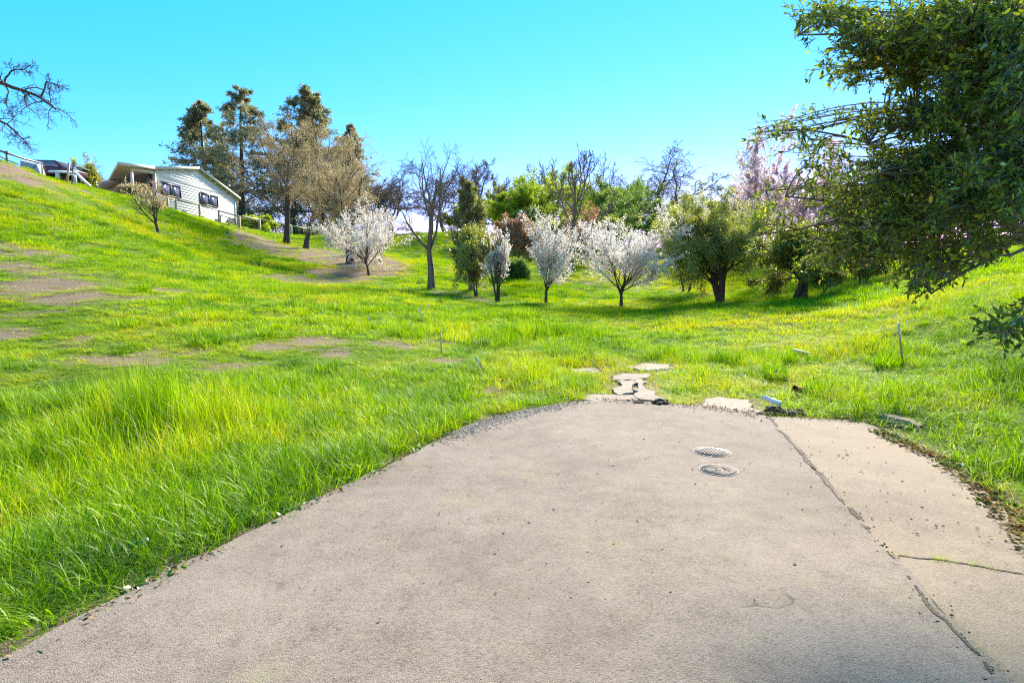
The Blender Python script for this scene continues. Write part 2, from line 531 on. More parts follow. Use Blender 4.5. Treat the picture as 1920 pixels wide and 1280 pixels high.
GRASS_STOPS = [(0.0, (0.026, 0.070, 0.006)), (0.3, (0.105, 0.235, 0.006)), (0.6, (0.245, 0.415, 0.004)), (0.82, (0.385, 0.500, 0.004)), (1.0, (0.54, 0.47, 0.02))]
M = {
    'ground': mat_ground(),
    'asphalt': mat_asphalt("weathered_asphalt", (0.060, 0.047, 0.038), (0.222, 0.180, 0.150), (0.33, 0.277, 0.235)),
    'concrete': mat_asphalt("old_concrete", (0.095, 0.077, 0.058), (0.228, 0.184, 0.138), (0.32, 0.265, 0.205), moss=.25, grain=110, crack=False, warm=(0.26, 0.20, 0.14), bump=.45),
    'seam': mat_asphalt("dark_broken_asphalt", (0.02, 0.018, 0.016), (0.075, 0.063, 0.054), (0.19, 0.16, 0.135), moss=.3, grain=90, crack=False, bump=1.0),
    'slab': mat_asphalt("pale_broken_concrete", (0.12, 0.095, 0.075), (0.29, 0.24, 0.195), (0.40, 0.34, 0.28), moss=.15, grain=110, bump=.45),
    'grass': leafmat("grass_blade", GRASS_STOPS, trans=.5, gloss=.012, rough=.5, atype='INSTANCER', rnd=.42),
    'grass_thing': leafmat("tussock_blade", GRASS_STOPS, trans=.5, gloss=.008, rough=.5),
    'bark_grey': mat_bark("grey_brown_bark", (0.075, 0.058, 0.045), (0.26, 0.21, 0.165)),
    'bark_tan': mat_bark("tan_lichen_bark", (0.11, 0.085, 0.05), (0.30, 0.24, 0.14)),
    'bark_dark': mat_bark("dark_bark", (0.035, 0.027, 0.021), (0.13, 0.10, 0.075)),
    'bark_red': mat_bark("redwood_bark", (0.05, 0.032, 0.026), (0.15, 0.10, 0.08)),
    'siding': mat_siding(),
    'white': plain("white_paint", (0.74, 0.74, 0.71), .5, .06),
    'trim': plain("cream_trim_paint", (0.68, 0.66, 0.52), .55, .08),
    'tan': plain("tan_soffit_boards", (0.42, 0.34, 0.22), .7, .15),
    'brown': plain("brown_stained_wood", (0.10, 0.055, 0.04), .7, .25),
    'roofing': plain("roof_shingle", (0.20, 0.19, 0.175), .9, .3, 10),
    'frame': plain("dark_window_frame", (0.035, 0.03, 0.035), .4, .1),
    'glass': mat_glass(),
    'grey_wood': plain("weathered_grey_wood", (0.36, 0.315, 0.265), .85, .25, 12, bump=.3),
    'grey_metal': plain("dull_grey_metal", (0.16, 0.155, 0.17), .5, .15, metal=.5),
    'tarp': plain("blue_grey_tarp", (0.32, 0.36, 0.43), .5, .2, 3),
    'vent': plain("dark_vent", (0.06, 0.06, 0.065), .6, .1),
    'acunit': plain("grey_unit_paint", (0.30, 0.33, 0.36), .5, .1),
    'maroon': plain("maroon_paint", (0.055, 0.022, 0.028), .4, .15),
    'iron': plain("worn_cast_iron", (0.225, 0.187, 0.155), .65, .3, 25, metal=.0, bump=.4, bscale=120, spec=.2),
    'pvc': plain("white_pvc", (0.78, 0.77, 0.72), .35, .06),
    'clay': plain("rusty_clay_pipe", (0.22, 0.075, 0.035), .8, .35, 20, bump=.5),
    'stake': plain("raw_pine_stake", (0.50, 0.34, 0.16), .8, .2, 20),
    'ribbon': plain("white_survey_ribbon", (0.62, 0.57, 0.52), .5, .05),
    'board': plain("bleached_board", (0.60, 0.54, 0.43), .8, .2, 10),
    'clod': plain("dark_soil_clod", (0.075, 0.058, 0.045), .95, .5, 30, bump=1.0, bscale=60),
    'orange': plain("orange_petal", (0.75, 0.30, 0.01), .6, .1),
    'stem': plain("green_stem", (0.10, 0.20, 0.03), .7, .2),
    'litter': leafmat("dry_leaf", [(0, (0.06, 0.035, 0.02)), (.4, (0.17, 0.10, 0.05)), (.75, (0.34, 0.24, 0.13)), (.92, (0.42, 0.34, 0.22)), (1, (0.50, 0.28, 0.03))], trans=.15, gloss=.0, rough=.6),
    'gravel': leafmat("loose_gravel", [(0, (0.08, 0.07, 0.06)), (.5, (0.24, 0.21, 0.18)), (1, (0.46, 0.42, 0.36))], trans=0, gloss=.01),
    'oakleaf': leafmat("live_oak_leaf", [(0, (0.0422, 0.0717, 0.0149)), (0.4, (0.1435, 0.211, 0.0275)), (0.75, (0.3692, 0.4324, 0.0464)), (0.95, (0.6, 0.6, 0.0633)), (1, (0.6, 0.4219, 0.0422))], trans=0.5, gloss=.06, rough=.45),
    'midoak': leafmat("mid_oak_leaf", [(0, (0.063, 0.09, 0.0216)), (0.5, (0.198, 0.225, 0.0396)), (1, (0.504, 0.45, 0.072))], trans=0.52, gloss=.08, rough=.35),
    'conifer': leafmat("conifer_needles", [(0, (0.105, 0.1386, 0.0756)), (0.5, (0.2626, 0.294, 0.1576)), (0.85, (0.441, 0.378, 0.2204)), (1, (0.672, 0.462, 0.315))], trans=0.5, tcol=(1.05, 1.05, 0.75), gloss=.04),
    'pine': leafmat("pine_needles", [(0, (0.125, 0.15, 0.075)), (0.5, (0.275, 0.2937, 0.1375)), (1, (0.475, 0.425, 0.225))], trans=0.5, gloss=.05),
    'tanleaf': leafmat("tan_buds", [(0, (0.19, 0.17, 0.10)), (.5, (0.36, 0.315, 0.19)), (1, (0.55, 0.47, 0.31))], trans=0.55, tcol=(1.05, 1.0, 0.8), gloss=.02),
    'oliveleaf': leafmat("olive_leaf", [(0, (0.18, 0.2026, 0.0526)), (0.5, (0.405, 0.42, 0.1126)), (1, (0.66, 0.615, 0.21))], trans=0.55, gloss=.05),
    'green': leafmat("fresh_green_leaf", [(0, (0.1092, 0.1872, 0.0187)), (0.5, (0.312, 0.4212, 0.025)), (1, (0.5616, 0.624, 0.0468))], trans=0.58, gloss=.03),
    'teal': leafmat("deep_green_leaf", [(0, (0.0648, 0.1296, 0.0406)), (0.5, (0.1782, 0.2916, 0.081)), (1, (0.3564, 0.4374, 0.1134))], trans=0.55, gloss=.04),
    'blossom': leafmat("white_blossom", [(0, (0.54, 0.46, 0.43)), (.3, (0.76, 0.72, 0.69)), (1, (0.88, 0.87, 0.85))], trans=0.5, tcol=(1.0, 0.99, 0.94), gloss=.0),
    'pink': leafmat("pale_pink_blossom", [(0, (0.46, 0.35, 0.36)), (.5, (0.70, 0.60, 0.62)), (1, (0.86, 0.79, 0.82))], trans=0.5, tcol=(1.0, 0.93, 0.97), gloss=.0),
    'rust': leafmat("rust_leaf", [(0, (0.24, 0.13, 0.075)), (.5, (0.44, 0.27, 0.16)), (1, (0.60, 0.44, 0.32))], trans=0.5, tcol=(1.05, 1.0, 0.8), gloss=.02),
    'weed': leafmat("weed_leaf", [(0, (0.04, 0.09, 0.015)), (.5, (0.09, 0.19, 0.03)), (1, (0.22, 0.30, 0.05))], trans=.35, gloss=.05),
}
m_, nt_, out_ = newmat("teal_bottle_plastic")
b_ = N(nt_, "ShaderNodeBsdfPrincipled")
b_.inputs['Base Color'].default_value = (0.25, 0.62, 0.52, 1)
b_.inputs['Roughness'].default_value = 0.1
b_.inputs['Transmission Weight'].default_value = 0.75
nt_.links.new(b_.outputs[0], out_.inputs[0])
M['bottle'] = m_

# ------------------------------------------------------------------ object helpers


def mesh_np(name, verts, faces, mat, parent=None, smooth=True, attrs=None, loc=None, link=True):
    """verts (n,3); faces: list of int arrays (m,k)"""
    verts = np.asarray(verts, np.float32)
    me = bpy.data.meshes.new(name)
    faces = [np.asarray(f, np.int32) for f in faces if len(f)]
    me.vertices.add(len(verts))
    me.vertices.foreach_set('co', verts.ravel())
    loops = np.concatenate([f.ravel() for f in faces])
    tot = np.concatenate([np.full(len(f), f.shape[1], np.int32) for f in faces])
    start = np.concatenate([[0], np.cumsum(tot)[:-1]]).astype(np.int32)
    me.loops.add(len(loops))
    me.loops.foreach_set('vertex_index', loops)
    me.polygons.add(len(tot))
    me.polygons.foreach_set('loop_start', start)
    me.polygons.foreach_set('loop_total', tot)
    if smooth:
        me.polygons.foreach_set('use_smooth', np.ones(len(tot), bool))
    me.update(calc_edges=True)
    for k, v in (attrs or {}).items():
        at = me.attributes.new(k, 'FLOAT', 'POINT')
        at.data.foreach_set('value', np.asarray(v, np.float32))
    me.materials.append(mat)
    o = bpy.data.objects.new(name, me)
    if link:
        C.objects.link(o)
    if parent is not None:
        o.parent = parent
    if loc is not None:
        o.location = loc
    return o


def tag(o, label=None, cat=None, group=None, kind=None):
    if label:
        o['label'] = label
    if cat:
        o['category'] = cat
    if group:
        o['group'] = group
    if kind:
        o['kind'] = kind
    return o


def thing(name, label, cat, loc, group=None, rotz=0.0):
    o = bpy.data.objects.new(name, None)
    o.empty_display_size = 0.2
    C.objects.link(o)
    o.location = tuple(float(v) for v in loc)
    o.rotation_euler = (0, 0, rotz)
    return tag(o, label, cat, group)


def norm(v):
    return v / (np.linalg.norm(v, axis=-1, keepdims=True) + 1e-12)


class MB:
    """collects simple solids into one mesh"""

    def __init__(s):
        s.v, s.f, s.n = [], {}, 0

    def add(s, v, faces):
        v = np.asarray(v, float)
        for f in faces:
            s.f.setdefault(len(f), []).append([i + s.n for i in f])
        s.v.append(v)
        s.n += len(v)
        return s

    def hexa(s, p):
        """8 corners: bottom 4 in order, then top 4"""
        return s.add(p, [(3, 2, 1, 0), (4, 5, 6, 7), (0, 1, 5, 4), (1, 2, 6, 5), (2, 3, 7, 6), (3, 0, 4, 7)])

    def box(s, lo, hi):
        x0, y0, z0 = lo
        x1, y1, z1 = hi
        return s.hexa([(x0, y0, z0), (x1, y0, z0), (x1, y1, z0), (x0, y1, z0), (x0, y0, z1), (x1, y0, z1), (x1, y1, z1), (x0, y1, z1)])

    def bar(s, a, b, w, h=None, up=(0, 0, 1)):
        """rectangular bar from a to b"""
        h = h or w
        a, b = np.asarray(a, float), np.asarray(b, float)
        d = norm(b - a)
        up = np.asarray(up, float)
        if abs(d @ up) > .95:
            up = np.array([1.0, 0, 0])
        sx = norm(np.cross(d, up)) * w / 2
        sy = norm(np.cross(sx, d)) * h / 2
        return s.hexa([a - sx - sy, a + sx - sy, a + sx + sy, a - sx + sy, b - sx - sy, b + sx - sy, b + sx + sy, b - sx + sy])

    def tube(s, pts, r, k=8, cap=True):
        pts = np.asarray(pts, float)
        n = len(pts)
        r = np.broadcast_to(np.asarray(r, float), (n,))
        v, f = tubes(pts[None], r[None], k)
        base = s.n
        s.v.append(v)
        s.f.setdefault(4, []).extend((f + base).tolist())
        if cap:
            s.f.setdefault(k, []).append([base + i for i in range(k)][::-1])
            s.f.setdefault(k, []).append([base + (n - 1) * k + i for i in range(k)])
        s.n += len(v)
        return s

    def prism(s, poly, z0, z1):
        n = len(poly)
        v = [(p[0], p[1], z0) for p in poly] + [(p[0], p[1], z1) for p in poly]
        return s.add(v, [tuple(range(n))[::-1], tuple(range(n, 2 * n))] + [(i, (i + 1) % n, n + (i + 1) % n, n + i) for i in range(n)])

    def build(s, name, mat, parent=None, smooth=False, loc=None, bevel=0.0):
        o = mesh_np(name, np.concatenate(s.v), [np.array(f) for f in s.f.values()], mat, parent, smooth, loc=loc)
        if bevel:
            b = o.modifiers.new('bevel', 'BEVEL')
            b.width = bevel
            b.segments = 2
            b.limit_method = 'ANGLE'
        return o


def tubes(pts, rad, k):
    """pts (n,p,3), rad (n,p) -> verts, quads"""
    n, p, _ = pts.shape
    tan = np.gradient(pts, axis=1) if p > 2 else np.repeat((pts[:, 1:] - pts[:, :1]), 2, axis=1)
    tan = norm(tan)
    avg = norm(tan.mean(axis=1))
    ref = np.where(np.abs(avg[:, 2:3]) < .8, np.array([[0, 0, 1.0]]), np.array([[1.0, 0, 0]]))
    a = norm(np.cross(tan, ref[:, None, :]))
    b = np.cross(tan, a)
    ang = np.arange(k) * 2 * math.pi / k
    ring = a[:, :, None, :] * np.cos(ang)[None, None, :, None] + b[:, :, None, :] * np.sin(ang)[None, None, :, None]
    v = pts[:, :, None, :] + ring * rad[:, :, None, None]
    v = v.reshape(-1, 3)
    bi = (np.arange(n) * p * k)[:, None, None]
    ri = (np.arange(p - 1) * k)[None, :, None]
    ki = np.arange(k)[None, None, :]
    kn = (ki + 1) % k
    q = np.stack([bi + ri + ki, bi + ri + kn, bi + ri + k + kn, bi + ri + k + ki], -1).reshape(-1, 4)
    return v, q


# ------------------------------------------------------------------ growing trees
def grow(rng, st, d, L, r0, r1, nseg, gnarl, trop):
    n = len(st)
    pts = np.empty((n, nseg + 1, 3))
    dirs = np.empty((n, nseg + 1, 3))
    pts[:, 0] = st
    d = norm(d)
    dirs[:, 0] = d
    trop = np.asarray(trop, float)
    for i in range(nseg):
        d = norm(d + gnarl * rng.normal(size=(n, 3)) + trop)
        pts[:, i + 1] = pts[:, i] + d * (L / nseg)[:, None]
        dirs[:, i + 1] = d
    t = np.linspace(0, 1, nseg + 1)[None]
    rad = r0[:, None] * (1 - t) + r1[:, None] * t
    return dict(p=pts, d=dirs, r=rad, L=L)


def spawn(rng, B, nper, t0, t1, ang, angsd, lr, fall, rr, rmin=.004, pw=1.0):
    p, dd, rad, L = B['p'], B['d'], B['r'], B['L']
    n, m, _ = p.shape
    t = t0 + (t1 - t0) * (np.arange(nper)[None] + rng.uniform(0, 1, (n, nper))) / nper
    f = t * (m - 1)
    i = np.minimum(f.astype(int), m - 2)
    w = (f - i)[..., None]
    rows = np.arange(n)[:, None]
    st = p[rows, i] * (1 - w) + p[rows, i + 1] * w
    d = norm(dd[rows, i] * (1 - w) + dd[rows, i + 1] * w)
    rl = rad[rows, i] * (1 - w[..., 0]) + rad[rows, i + 1] * w[..., 0]
    az = (np.arange(nper)[None] * 2.4 + rng.uniform(0, 6.28, (n, 1)) + rng.normal(0, .5, (n, nper)))
    ref = np.where(np.abs(d[..., 2:3]) < .9, np.array([0, 0, 1.0]), np.array([1.0, 0, 0]))
    a = norm(np.cross(d, ref))
    b = np.cross(d, a)
    perp = a * np.cos(az)[..., None] + b * np.sin(az)[..., None]
    an = np.radians(ang + rng.normal(0, angsd, (n, nper)))[..., None]
    cd = d * np.cos(an) + perp * np.sin(an)
    cl = L[:, None] * lr * (1 - fall * (t - t0) / max(t1 - t0, 1e-6)) ** pw * rng.uniform(.65, 1.3, (n, nper))
    cr = np.maximum(rl * rr, rmin)
    return st.reshape(-1, 3), cd.reshape(-1, 3), cl.ravel(), cr.ravel()


def along(rng, B, nper, t0=.2, t1=1.0, jit=0.0):
    p, dd = B['p'], B['d']
    n, m, _ = p.shape
    t = rng.uniform(t0, t1, (n, nper))
    f = t * (m - 1)
    i = np.minimum(f.astype(int), m - 2)
    w = (f - i)[..., None]
    rows = np.arange(n)[:, None]
    q = p[rows, i] * (1 - w) + p[rows, i + 1] * w
    d = dd[rows, i]
    q = q.reshape(-1, 3)
    if jit:
        q = q + rng.normal(0, jit, q.shape)
    return q, d.reshape(-1, 3)


def leafquads(rng, pos, d, size, aspect=.5, spread=1.0, droop=0.0, fold=.15, tone=None):
    """diamond leaves: 4 verts, 2 triangles each"""
    n = len(pos)
    ld = norm(d + spread * rng.normal(size=(n, 3)) + np.array([0, 0, -droop]))
    s = size * rng.uniform(.6, 1.35, (n, 1))
    sd = norm(np.cross(ld, rng.normal(size=(n, 3))))
    nr = np.cross(ld, sd)
    b = pos
    tip = pos + ld * s
    mid = pos + ld * s * .5
    le = mid + sd * s * aspect * .5 + nr * s * fold
    ri = mid - sd * s * aspect * .5 + nr * s * fold
    v = np.stack([b, ri, tip, le], 1).reshape(-1, 3)
    k = np.arange(n)[:, None] * 4
    f = np.concatenate([k + np.array([[0, 1, 2]]), k + np.array([[0, 2, 3]])])
    if tone is None:
        tone = rng.uniform(0, 1, n)
    return v, f, np.repeat(tone, 4)


LEVEL_K = [9, 6, 4, 3, 3, 3]


def fit(levels, base, Hm, Wm, lean=(0, 0), extra=None):
    """scale the skeleton so that the crown is Hm tall and Wm wide"""
    allp = np.concatenate([b['p'].reshape(-1, 3) for b in levels])
    zt = np.percentile(allp[:, 2], 99.7)
    xs = np.percentile(allp[:, 0], [.7, 99.3])
    ys = np.percentile(allp[:, 1], [.7, 99.3])
    sx = Wm / max(.5 * (xs[1] - xs[0] + ys[1] - ys[0]), .1)
    sz = Hm / zt
    for b in levels:
        p = b['p']
        p[..., 0] *= sx
        p[..., 1] *= sx
        p[..., 2] *= sz
        p[..., 0] += lean[0] * np.clip(p[..., 2] / Hm, 0, 1.2)
        p[..., 1] += lean[1] * np.clip(p[..., 2] / Hm, 0, 1.2)
        b['L'] = b['L'] * (.5 * sx + .5 * sz)
        b['d'] = norm(np.gradient(p, axis=1))


def make_tree(name, label, cat, base, Hm, Wm, spec, seed, lean=(0, 0), group=None):
    rng = np.random.default_rng(seed)
    L0 = spec.get('L0', .75)
    ntr = spec.get('stems', 1)
    st = np.zeros((ntr, 3))
    st[:, :2] = rng.normal(0, .03 if ntr > 1 else 0, (ntr, 2))
    d = np.tile([0, 0, 1.0], (ntr, 1))
    if ntr > 1:
        a = np.arange(ntr) * 6.283 / ntr + rng.uniform(0, 6)
        sp = spec.get('stemspread', .35)
        d = np.stack([np.cos(a) * sp, np.sin(a) * sp, np.ones(ntr)], 1)
    r0 = spec['r0']
    lv = [grow(rng, st, d, np.full(ntr, L0) * rng.uniform(.85, 1.1, ntr), np.full(ntr, r0 * (1 if ntr == 1 else .6)), np.full(ntr, r0 * spec.get('taper', .25) * (1 if ntr == 1 else .6)),
               spec.get('seg0', 10), spec.get('gn0', .06), (0, 0, .03))]
    for k, c in enumerate(spec['lev']):
        s = spawn(rng, lv[-1], c['n'], c.get('t0', .3), c.get('t1', 1), c['a'], c.get('asd', 12), c['l'], c.get('fall', .4), c.get('rr', .6), c.get('rmin', .006), c.get('pw', 1.0))
        if c.get('drop'):
            keep = rng.uniform(size=len(s[2])) > c['drop']
            s = tuple(q[keep] for q in s)
        lv.append(grow(rng, s[0], s[1], s[2], s[3], np.maximum(s[3] * .35, c.get('rend', .004)), c.get('seg', 6), c.get('gn', .15), c.get('tr', (0, 0, .05))))
    fit(lv, base, Hm, Wm, lean)
    lv[0]['p'][:, 0, 2] -= .25                                      # root the trunk into the ground
    root = thing(name, label, cat, base, group)
    nb = spec.get('trunk_levels', 2)
    v, f, o = [], [], 0
    for k, b in enumerate(lv[:nb]):
        if k == 0:
            fl = 1 + .55 * np.exp(-np.linspace(0, 1, b['r'].shape[1]) * 14)
            b['r'] = b['r'] * fl[None]
        vv, ff = tubes(b['p'], b['r'], LEVEL_K[k])
        v.append(vv)
        f.append(ff + o)
        o += len(vv)
    mesh_np('trunk', np.concatenate(v), [np.concatenate(f)], spec['bark'], root)
    v, f, o = [], [], 0
    for k, b in enumerate(lv[nb:]):
        vv, ff = tubes(b['p'], b['r'], LEVEL_K[min(k + nb, 5)])
        v.append(vv)
        f.append(ff + o)
        o += len(vv)
    leaf = spec.get('leaf')
    if v:
        mesh_np('branches' if leaf else 'crown', np.concatenate(v), [np.concatenate(f)], spec.get('twigbark', spec['bark']), root)
    if leaf:
        pos, dd = [], []
        for (k, n, t0, jit) in leaf['on']:
            q, qd = along(rng, lv[k], n, t0, 1.0, jit)
            pos.append(q)
            dd.append(qd)
        pos, dd = np.concatenate(pos), np.concatenate(dd)
        # tone varies in clumps, not evenly
        cl = vnoise(pos[:, 0] + pos[:, 2] * .7, pos[:, 1] + pos[:, 2] * .6, leaf.get('clump', .6), seed)
        tone = np.clip(rng.uniform(0, 1, len(pos)) * .6 + cl * .55 - .08 + leaf.get('tone', 0), 0, 1)
        keep = vnoise(pos[:, 0] - pos[:, 2] * .8, pos[:, 1] + pos[:, 2] * .9, leaf.get('gap', .8), seed + 50) > leaf.get('thin', .0)
        pos, dd, tone = pos[keep], dd[keep], tone[keep]
        v, f, tn = leafquads(rng, pos, dd, leaf['size'], leaf.get('aspect', .5), leaf.get('spread', .9), leaf.get('droop', 0), leaf.get('fold', .12), tone)
        mesh_np('crown', v, [f], leaf['mat'], root, smooth=False, attrs={'tone': tn})
    return root


# ------------------------------------------------------------------ the setting: ground, paving
def axis_steps(lo, hi, fine_lo, fine_hi, step, growth):
    a = list(np.arange(fine_lo, fine_hi + 1e-6, step))
    s, x = step, fine_hi
    while x < hi:
        s *= growth
        x += s
        a.append(x)
    s, x = step, fine_lo
    while x > lo:
        s *= growth
        x -= s
        a.insert(0, x)
    return np.array(a)


gx = axis_steps(-900, 900, -5, 7, .12, 1.035)
gy = axis_steps(-700, 1500, 1.5, 13, .12, 1.03)
GX, GY = np.meshgrid(gx, gy, indexing='ij')
GZ = H(GX, GY)
nx, ny = GX.shape
idx = np.arange(nx * ny).reshape(nx, ny)
quads = np.stack([idx[:-1, :-1], idx[1:, :-1], idx[1:, 1:], idx[:-1, 1:]], -1).reshape(-1, 4)
gd = dirt(GX.ravel(), GY.ravel())
sdv = pave_sd(GX.ravel(), GY.ravel())
gd = np.maximum(gd, np.clip(1.1 - np.abs(sdv) / .35, 0, 1))
ground = mesh_np('ground', np.stack([GX.ravel(), GY.ravel(), GZ.ravel()], -1), [quads], M['ground'], attrs={'dirt': gd})
tag(ground, 'rolling meadow ground of soil and thatch under the grass', 'ground', kind='structure')
print('ground verts', nx * ny)


def ragged(poly, step, amp, seed):
    """subdivide an outline and roughen it"""
    out = []
    n = len(poly)
    for i in range(n):
        a, b = np.asarray(poly[i]), np.asarray(poly[(i + 1) % n])
        L = np.linalg.norm(b - a)
        k = max(1, int(L / step))
        t = np.arange(k)[:, None] / k
        out.append(a + (b - a) * t)
    q = np.concatenate(out)
    c = vnoise(q[:, 0], q[:, 1], step * 2.5, seed) - .5
    c2 = vnoise(q[:, 0], q[:, 1], step * 9, seed + 1) - .5
    tn = norm(np.roll(q, -1, 0) - np.roll(q, 1, 0))
    nr = np.stack([tn[:, 1], -tn[:, 0]], 1)
    return q + nr * (c * amp + c2 * amp * 1.5)[:, None]


def sheet(name, poly, z, thick, mat, parent=None, step=.07, amp=.05, seed=1, dome=0.0):
    q = ragged(poly, step, amp, seed)
    bm = bmesh.new()
    vs_ = [bm.verts.new((p[0], p[1], z)) for p in q]
    f = bm.faces.new(vs_)
    f.normal_update()
    if f.normal.z < 0:
        f.normal_flip()
    r = bmesh.ops.extrude_face_region(bm, geom=[f])
    for v in [e for e in r['geom'] if isinstance(e, bmesh.types.BMVert)]:
        v.co.z -= 0
    low = [v for v in vs_]
    for v in low:
        v.co.z -= thick
        c = q.mean(0)
        d = np.array([v.co.x - c[0], v.co.y - c[1]])
        d = d / (np.linalg.norm(d) + 1e-9)
        v.co.x += d[0] * .012
        v.co.y += d[1] * .012
    bmesh.ops.recalc_face_normals(bm, faces=bm.faces)
    bmesh.ops.triangulate(bm, faces=[f2 for f2 in bm.faces if len(f2.verts) > 4])
    me = bpy.data.meshes.new(name)
    bm.to_mesh(me)
    bm.free()
    me.materials.append(mat)
    o = bpy.data.objects.new(name, me)
    C.objects.link(o)
    o.parent = parent
    return o


road = tag(sheet('road', ROAD, 0.024, .06, M['asphalt'], seed=3), 'weathered pinkish grey asphalt road ending in the meadow', 'road', kind='structure')
seam = np.array(ROAD[13:18])
mbs = MB()
qs = []
for a, b in zip(seam[:-1], seam[1:]):
    for t_ in np.arange(0, 1, .04):
        qs.append(a + (b - a) * t_)
qs = np.array(qs)
wv = np.clip(-.012 + .055 * vnoise(qs[:, 0], qs[:, 1], .09, 15) * vnoise(qs[:, 0], qs[:, 1], .4, 16), -.018, .05)
qs[:, 0] += .03 * (vnoise(qs[:, 0], qs[:, 1], .25, 17) - .5)
for i in range(len(qs) - 1):
    a, b = qs[i], qs[i + 1]
    if wv[i] < -.004:
        continue
    mbs.add([(a[0] - wv[i] - .02, a[1], .0275), (b[0] - wv[i + 1] - .02, b[1], .0275), (b[0] + .022, b[1], .0275 - .008), (a[0] + .022, a[1], .0275 - .008)], [(3, 2, 1, 0)])
mbs.build('worn_edge', M['seam'], road, smooth=True)
walk = tag(sheet('pavement', CONC, 0.004, .05, M['concrete'], amp=.03, seed=5), 'tan concrete strip along the right side of the road', 'pavement', kind='structure')
slabs = thing('path', 'broken pale slabs leading from the road end into the grass', 'path', (0, 0, 0))
tag(slabs, kind='structure')
for i, s in enumerate(SLABS):
    sheet('slab', s, 0.012 + .004 * (i % 3), .05, M['slab'], slabs, step=.06, amp=.15, seed=10 + i)

# crack across the concrete strip: a real shallow groove of dark soil, with weeds added later
CRK = [flatpt(*p) for p in [(1685, 1043), (1730, 1047), (1775, 1052), (1820, 1060), (1865, 1068), (1920, 1078)]]
q = ragged([*CRK], .03, .02, 8)[: -1]
q = np.array([p for p in q if True])
mb = MB()
cl = []
for i in range(len(CRK) - 1):
    a, b = np.array(CRK[i]), np.array(CRK[i + 1])
    for t in np.arange(8) / 8:
        cl.append(a + (b - a) * t)
cl.append(np.array(CRK[-1]))
cl = np.array(cl)
cl[:, 1] += (vnoise(cl[:, 0], cl[:, 1], .05, 3) - .5) * .03
for i in range(len(cl) - 1):
    w0, w1 = [.004 + .006 * vnoise(cl[j:j + 1, 0], cl[j:j + 1, 1], .08, 9)[0] for j in (i, i + 1)]
    a, b = cl[i], cl[i + 1]
    mb.add([(a[0], a[1] - w0, .0075), (b[0], b[1] - w1, .0075), (b[0], b[1] + w1, .0075), (a[0], a[1] + w0, .0075)], [(0, 1, 2, 3)])
mb.build('crack', M['clod'], walk)

# ------------------------------------------------------------------ the house on the hill
UA = np.array([0.08, 1.0, 0])                                       # along the gable wall, away from the camera
VA = norm(np.array([-0.79, 1.0, 0]))                                # along the eaves, away to the left
A0 = P(249, 359, 49.4)                                              # porch corner
org = np.array([A0[0], A0[1], 0.0])


def hp(u, v, z):
    return org + UA * u + VA * v + np.array([0, 0, z])


zf, zfl, ze, zp = 8.1, 9.75, 11.3, 13.1                             # foundation, floor, eave, ridge
house = thing('house', 'white single-storey house with low gable roof and corner porch on the hill', 'house', hp(6, 3, 8.3))
HB = np.array(house.location)


def hb():
    return MB()


def part(mb, name, mat, parent=None, **k):
    o = mb.build(name, mat, parent or house, **k)
    for v in o.data.vertices:
        v.co = v.co - Vector(HB)
    return o


UB, UC, UP_, UR = 2.75, 15.4, 0.0, 9.1
zr = 11.5                              # wall near corner, far corner, porch post, ridge
DEPTH = 9.0
# gable wall built of lap boards
gw = hb()
out_n = norm(np.cross(UA, np.array([0, 0, 1.0])))                   # towards the camera's right


def rake(u):
    if u <= UB:
        return ze + .08 + (11.84 - ze) * u / UB
    if u <= UR:
        return 11.84 + (zp - 11.84) * (u - UB) / (UR - UB)
    return zp + (zr - zp) * (u - UR) / (UC - UR)


z = zf
boards = []
while z < zp - .06:
    z1 = min(z + .24, zp - .02)
    # span of u where the wall reaches this height
    us = np.linspace(UB, UC, 160)
    ok = us[np.array([rake(u) for u in us]) > z1]
    if len(ok) < 2:
        break
    u0, u1 = ok[0], ok[-1]
    o0, o1 = out_n * .009, out_n * .006
    gw.hexa([hp(u0, 0, z) - out_n * .1, hp(u0, 0, z) + o0, hp(u1, 0, z) + o0, hp(u1, 0, z) - out_n * .1,
             hp(u0, 0, z1) - out_n * .1, hp(u0, 0, z1) + o1, hp(u1, 0, z1) + o1, hp(u1, 0, z1) - out_n * .1])
    z = z1
wall = part(gw, 'gable_wall', M['siding'])
# top filler of the gable, back a little
fb = hb()
pts = [(UB, zf), (UC, zf), (UC, zr - .02), (UR, zp - .02), (UB, 11.82)]
fr = [hp(u, 0, zz) - out_n * .02 for u, zz in pts]
bk = [hp(u, 0, zz) - out_n * .09 for u, zz in pts]
n5 = 5
fb.add(fr + bk, [tuple(range(n5)), tuple(range(n5, 2 * n5))[::-1]] + [(i, (i + 1) % n5, n5 + (i + 1) % n5, n5 + i) for i in range(n5)])
part(fb, 'gable_sheathing', M['siding'])
# porch-side wall and rear wall
for (u, vv0, vv1, nm, z1) in [(UB, .12, DEPTH, 'porch_wall', 11.75), (UC, .12, DEPTH, 'rear_wall', 11.4)]:
    w = hb()
    w.hexa([hp(u, vv0, zf), hp(u + .12, vv0, zf), hp(u + .12, vv1, zf), hp(u, vv1, zf), hp(u, vv0, z1), hp(u + .12, vv0, z1), hp(u + .12, vv1, z1), hp(u, vv1, z1)])
    part(w, nm, M['siding'])
w = hb()
w.hexa([hp(UB, DEPTH, zf), hp(UC, DEPTH, zf), hp(UC, DEPTH + .12, zf), hp(UB, DEPTH + .12, zf), hp(UB, DEPTH, 11.2), hp(UC, DEPTH, 11.2), hp(UC, DEPTH + .12, 11.2), hp(UB, DEPTH + .12, 11.2)])
part(w, 'end_wall', M['siding'])
# roof planes with thickness
OV = -.55


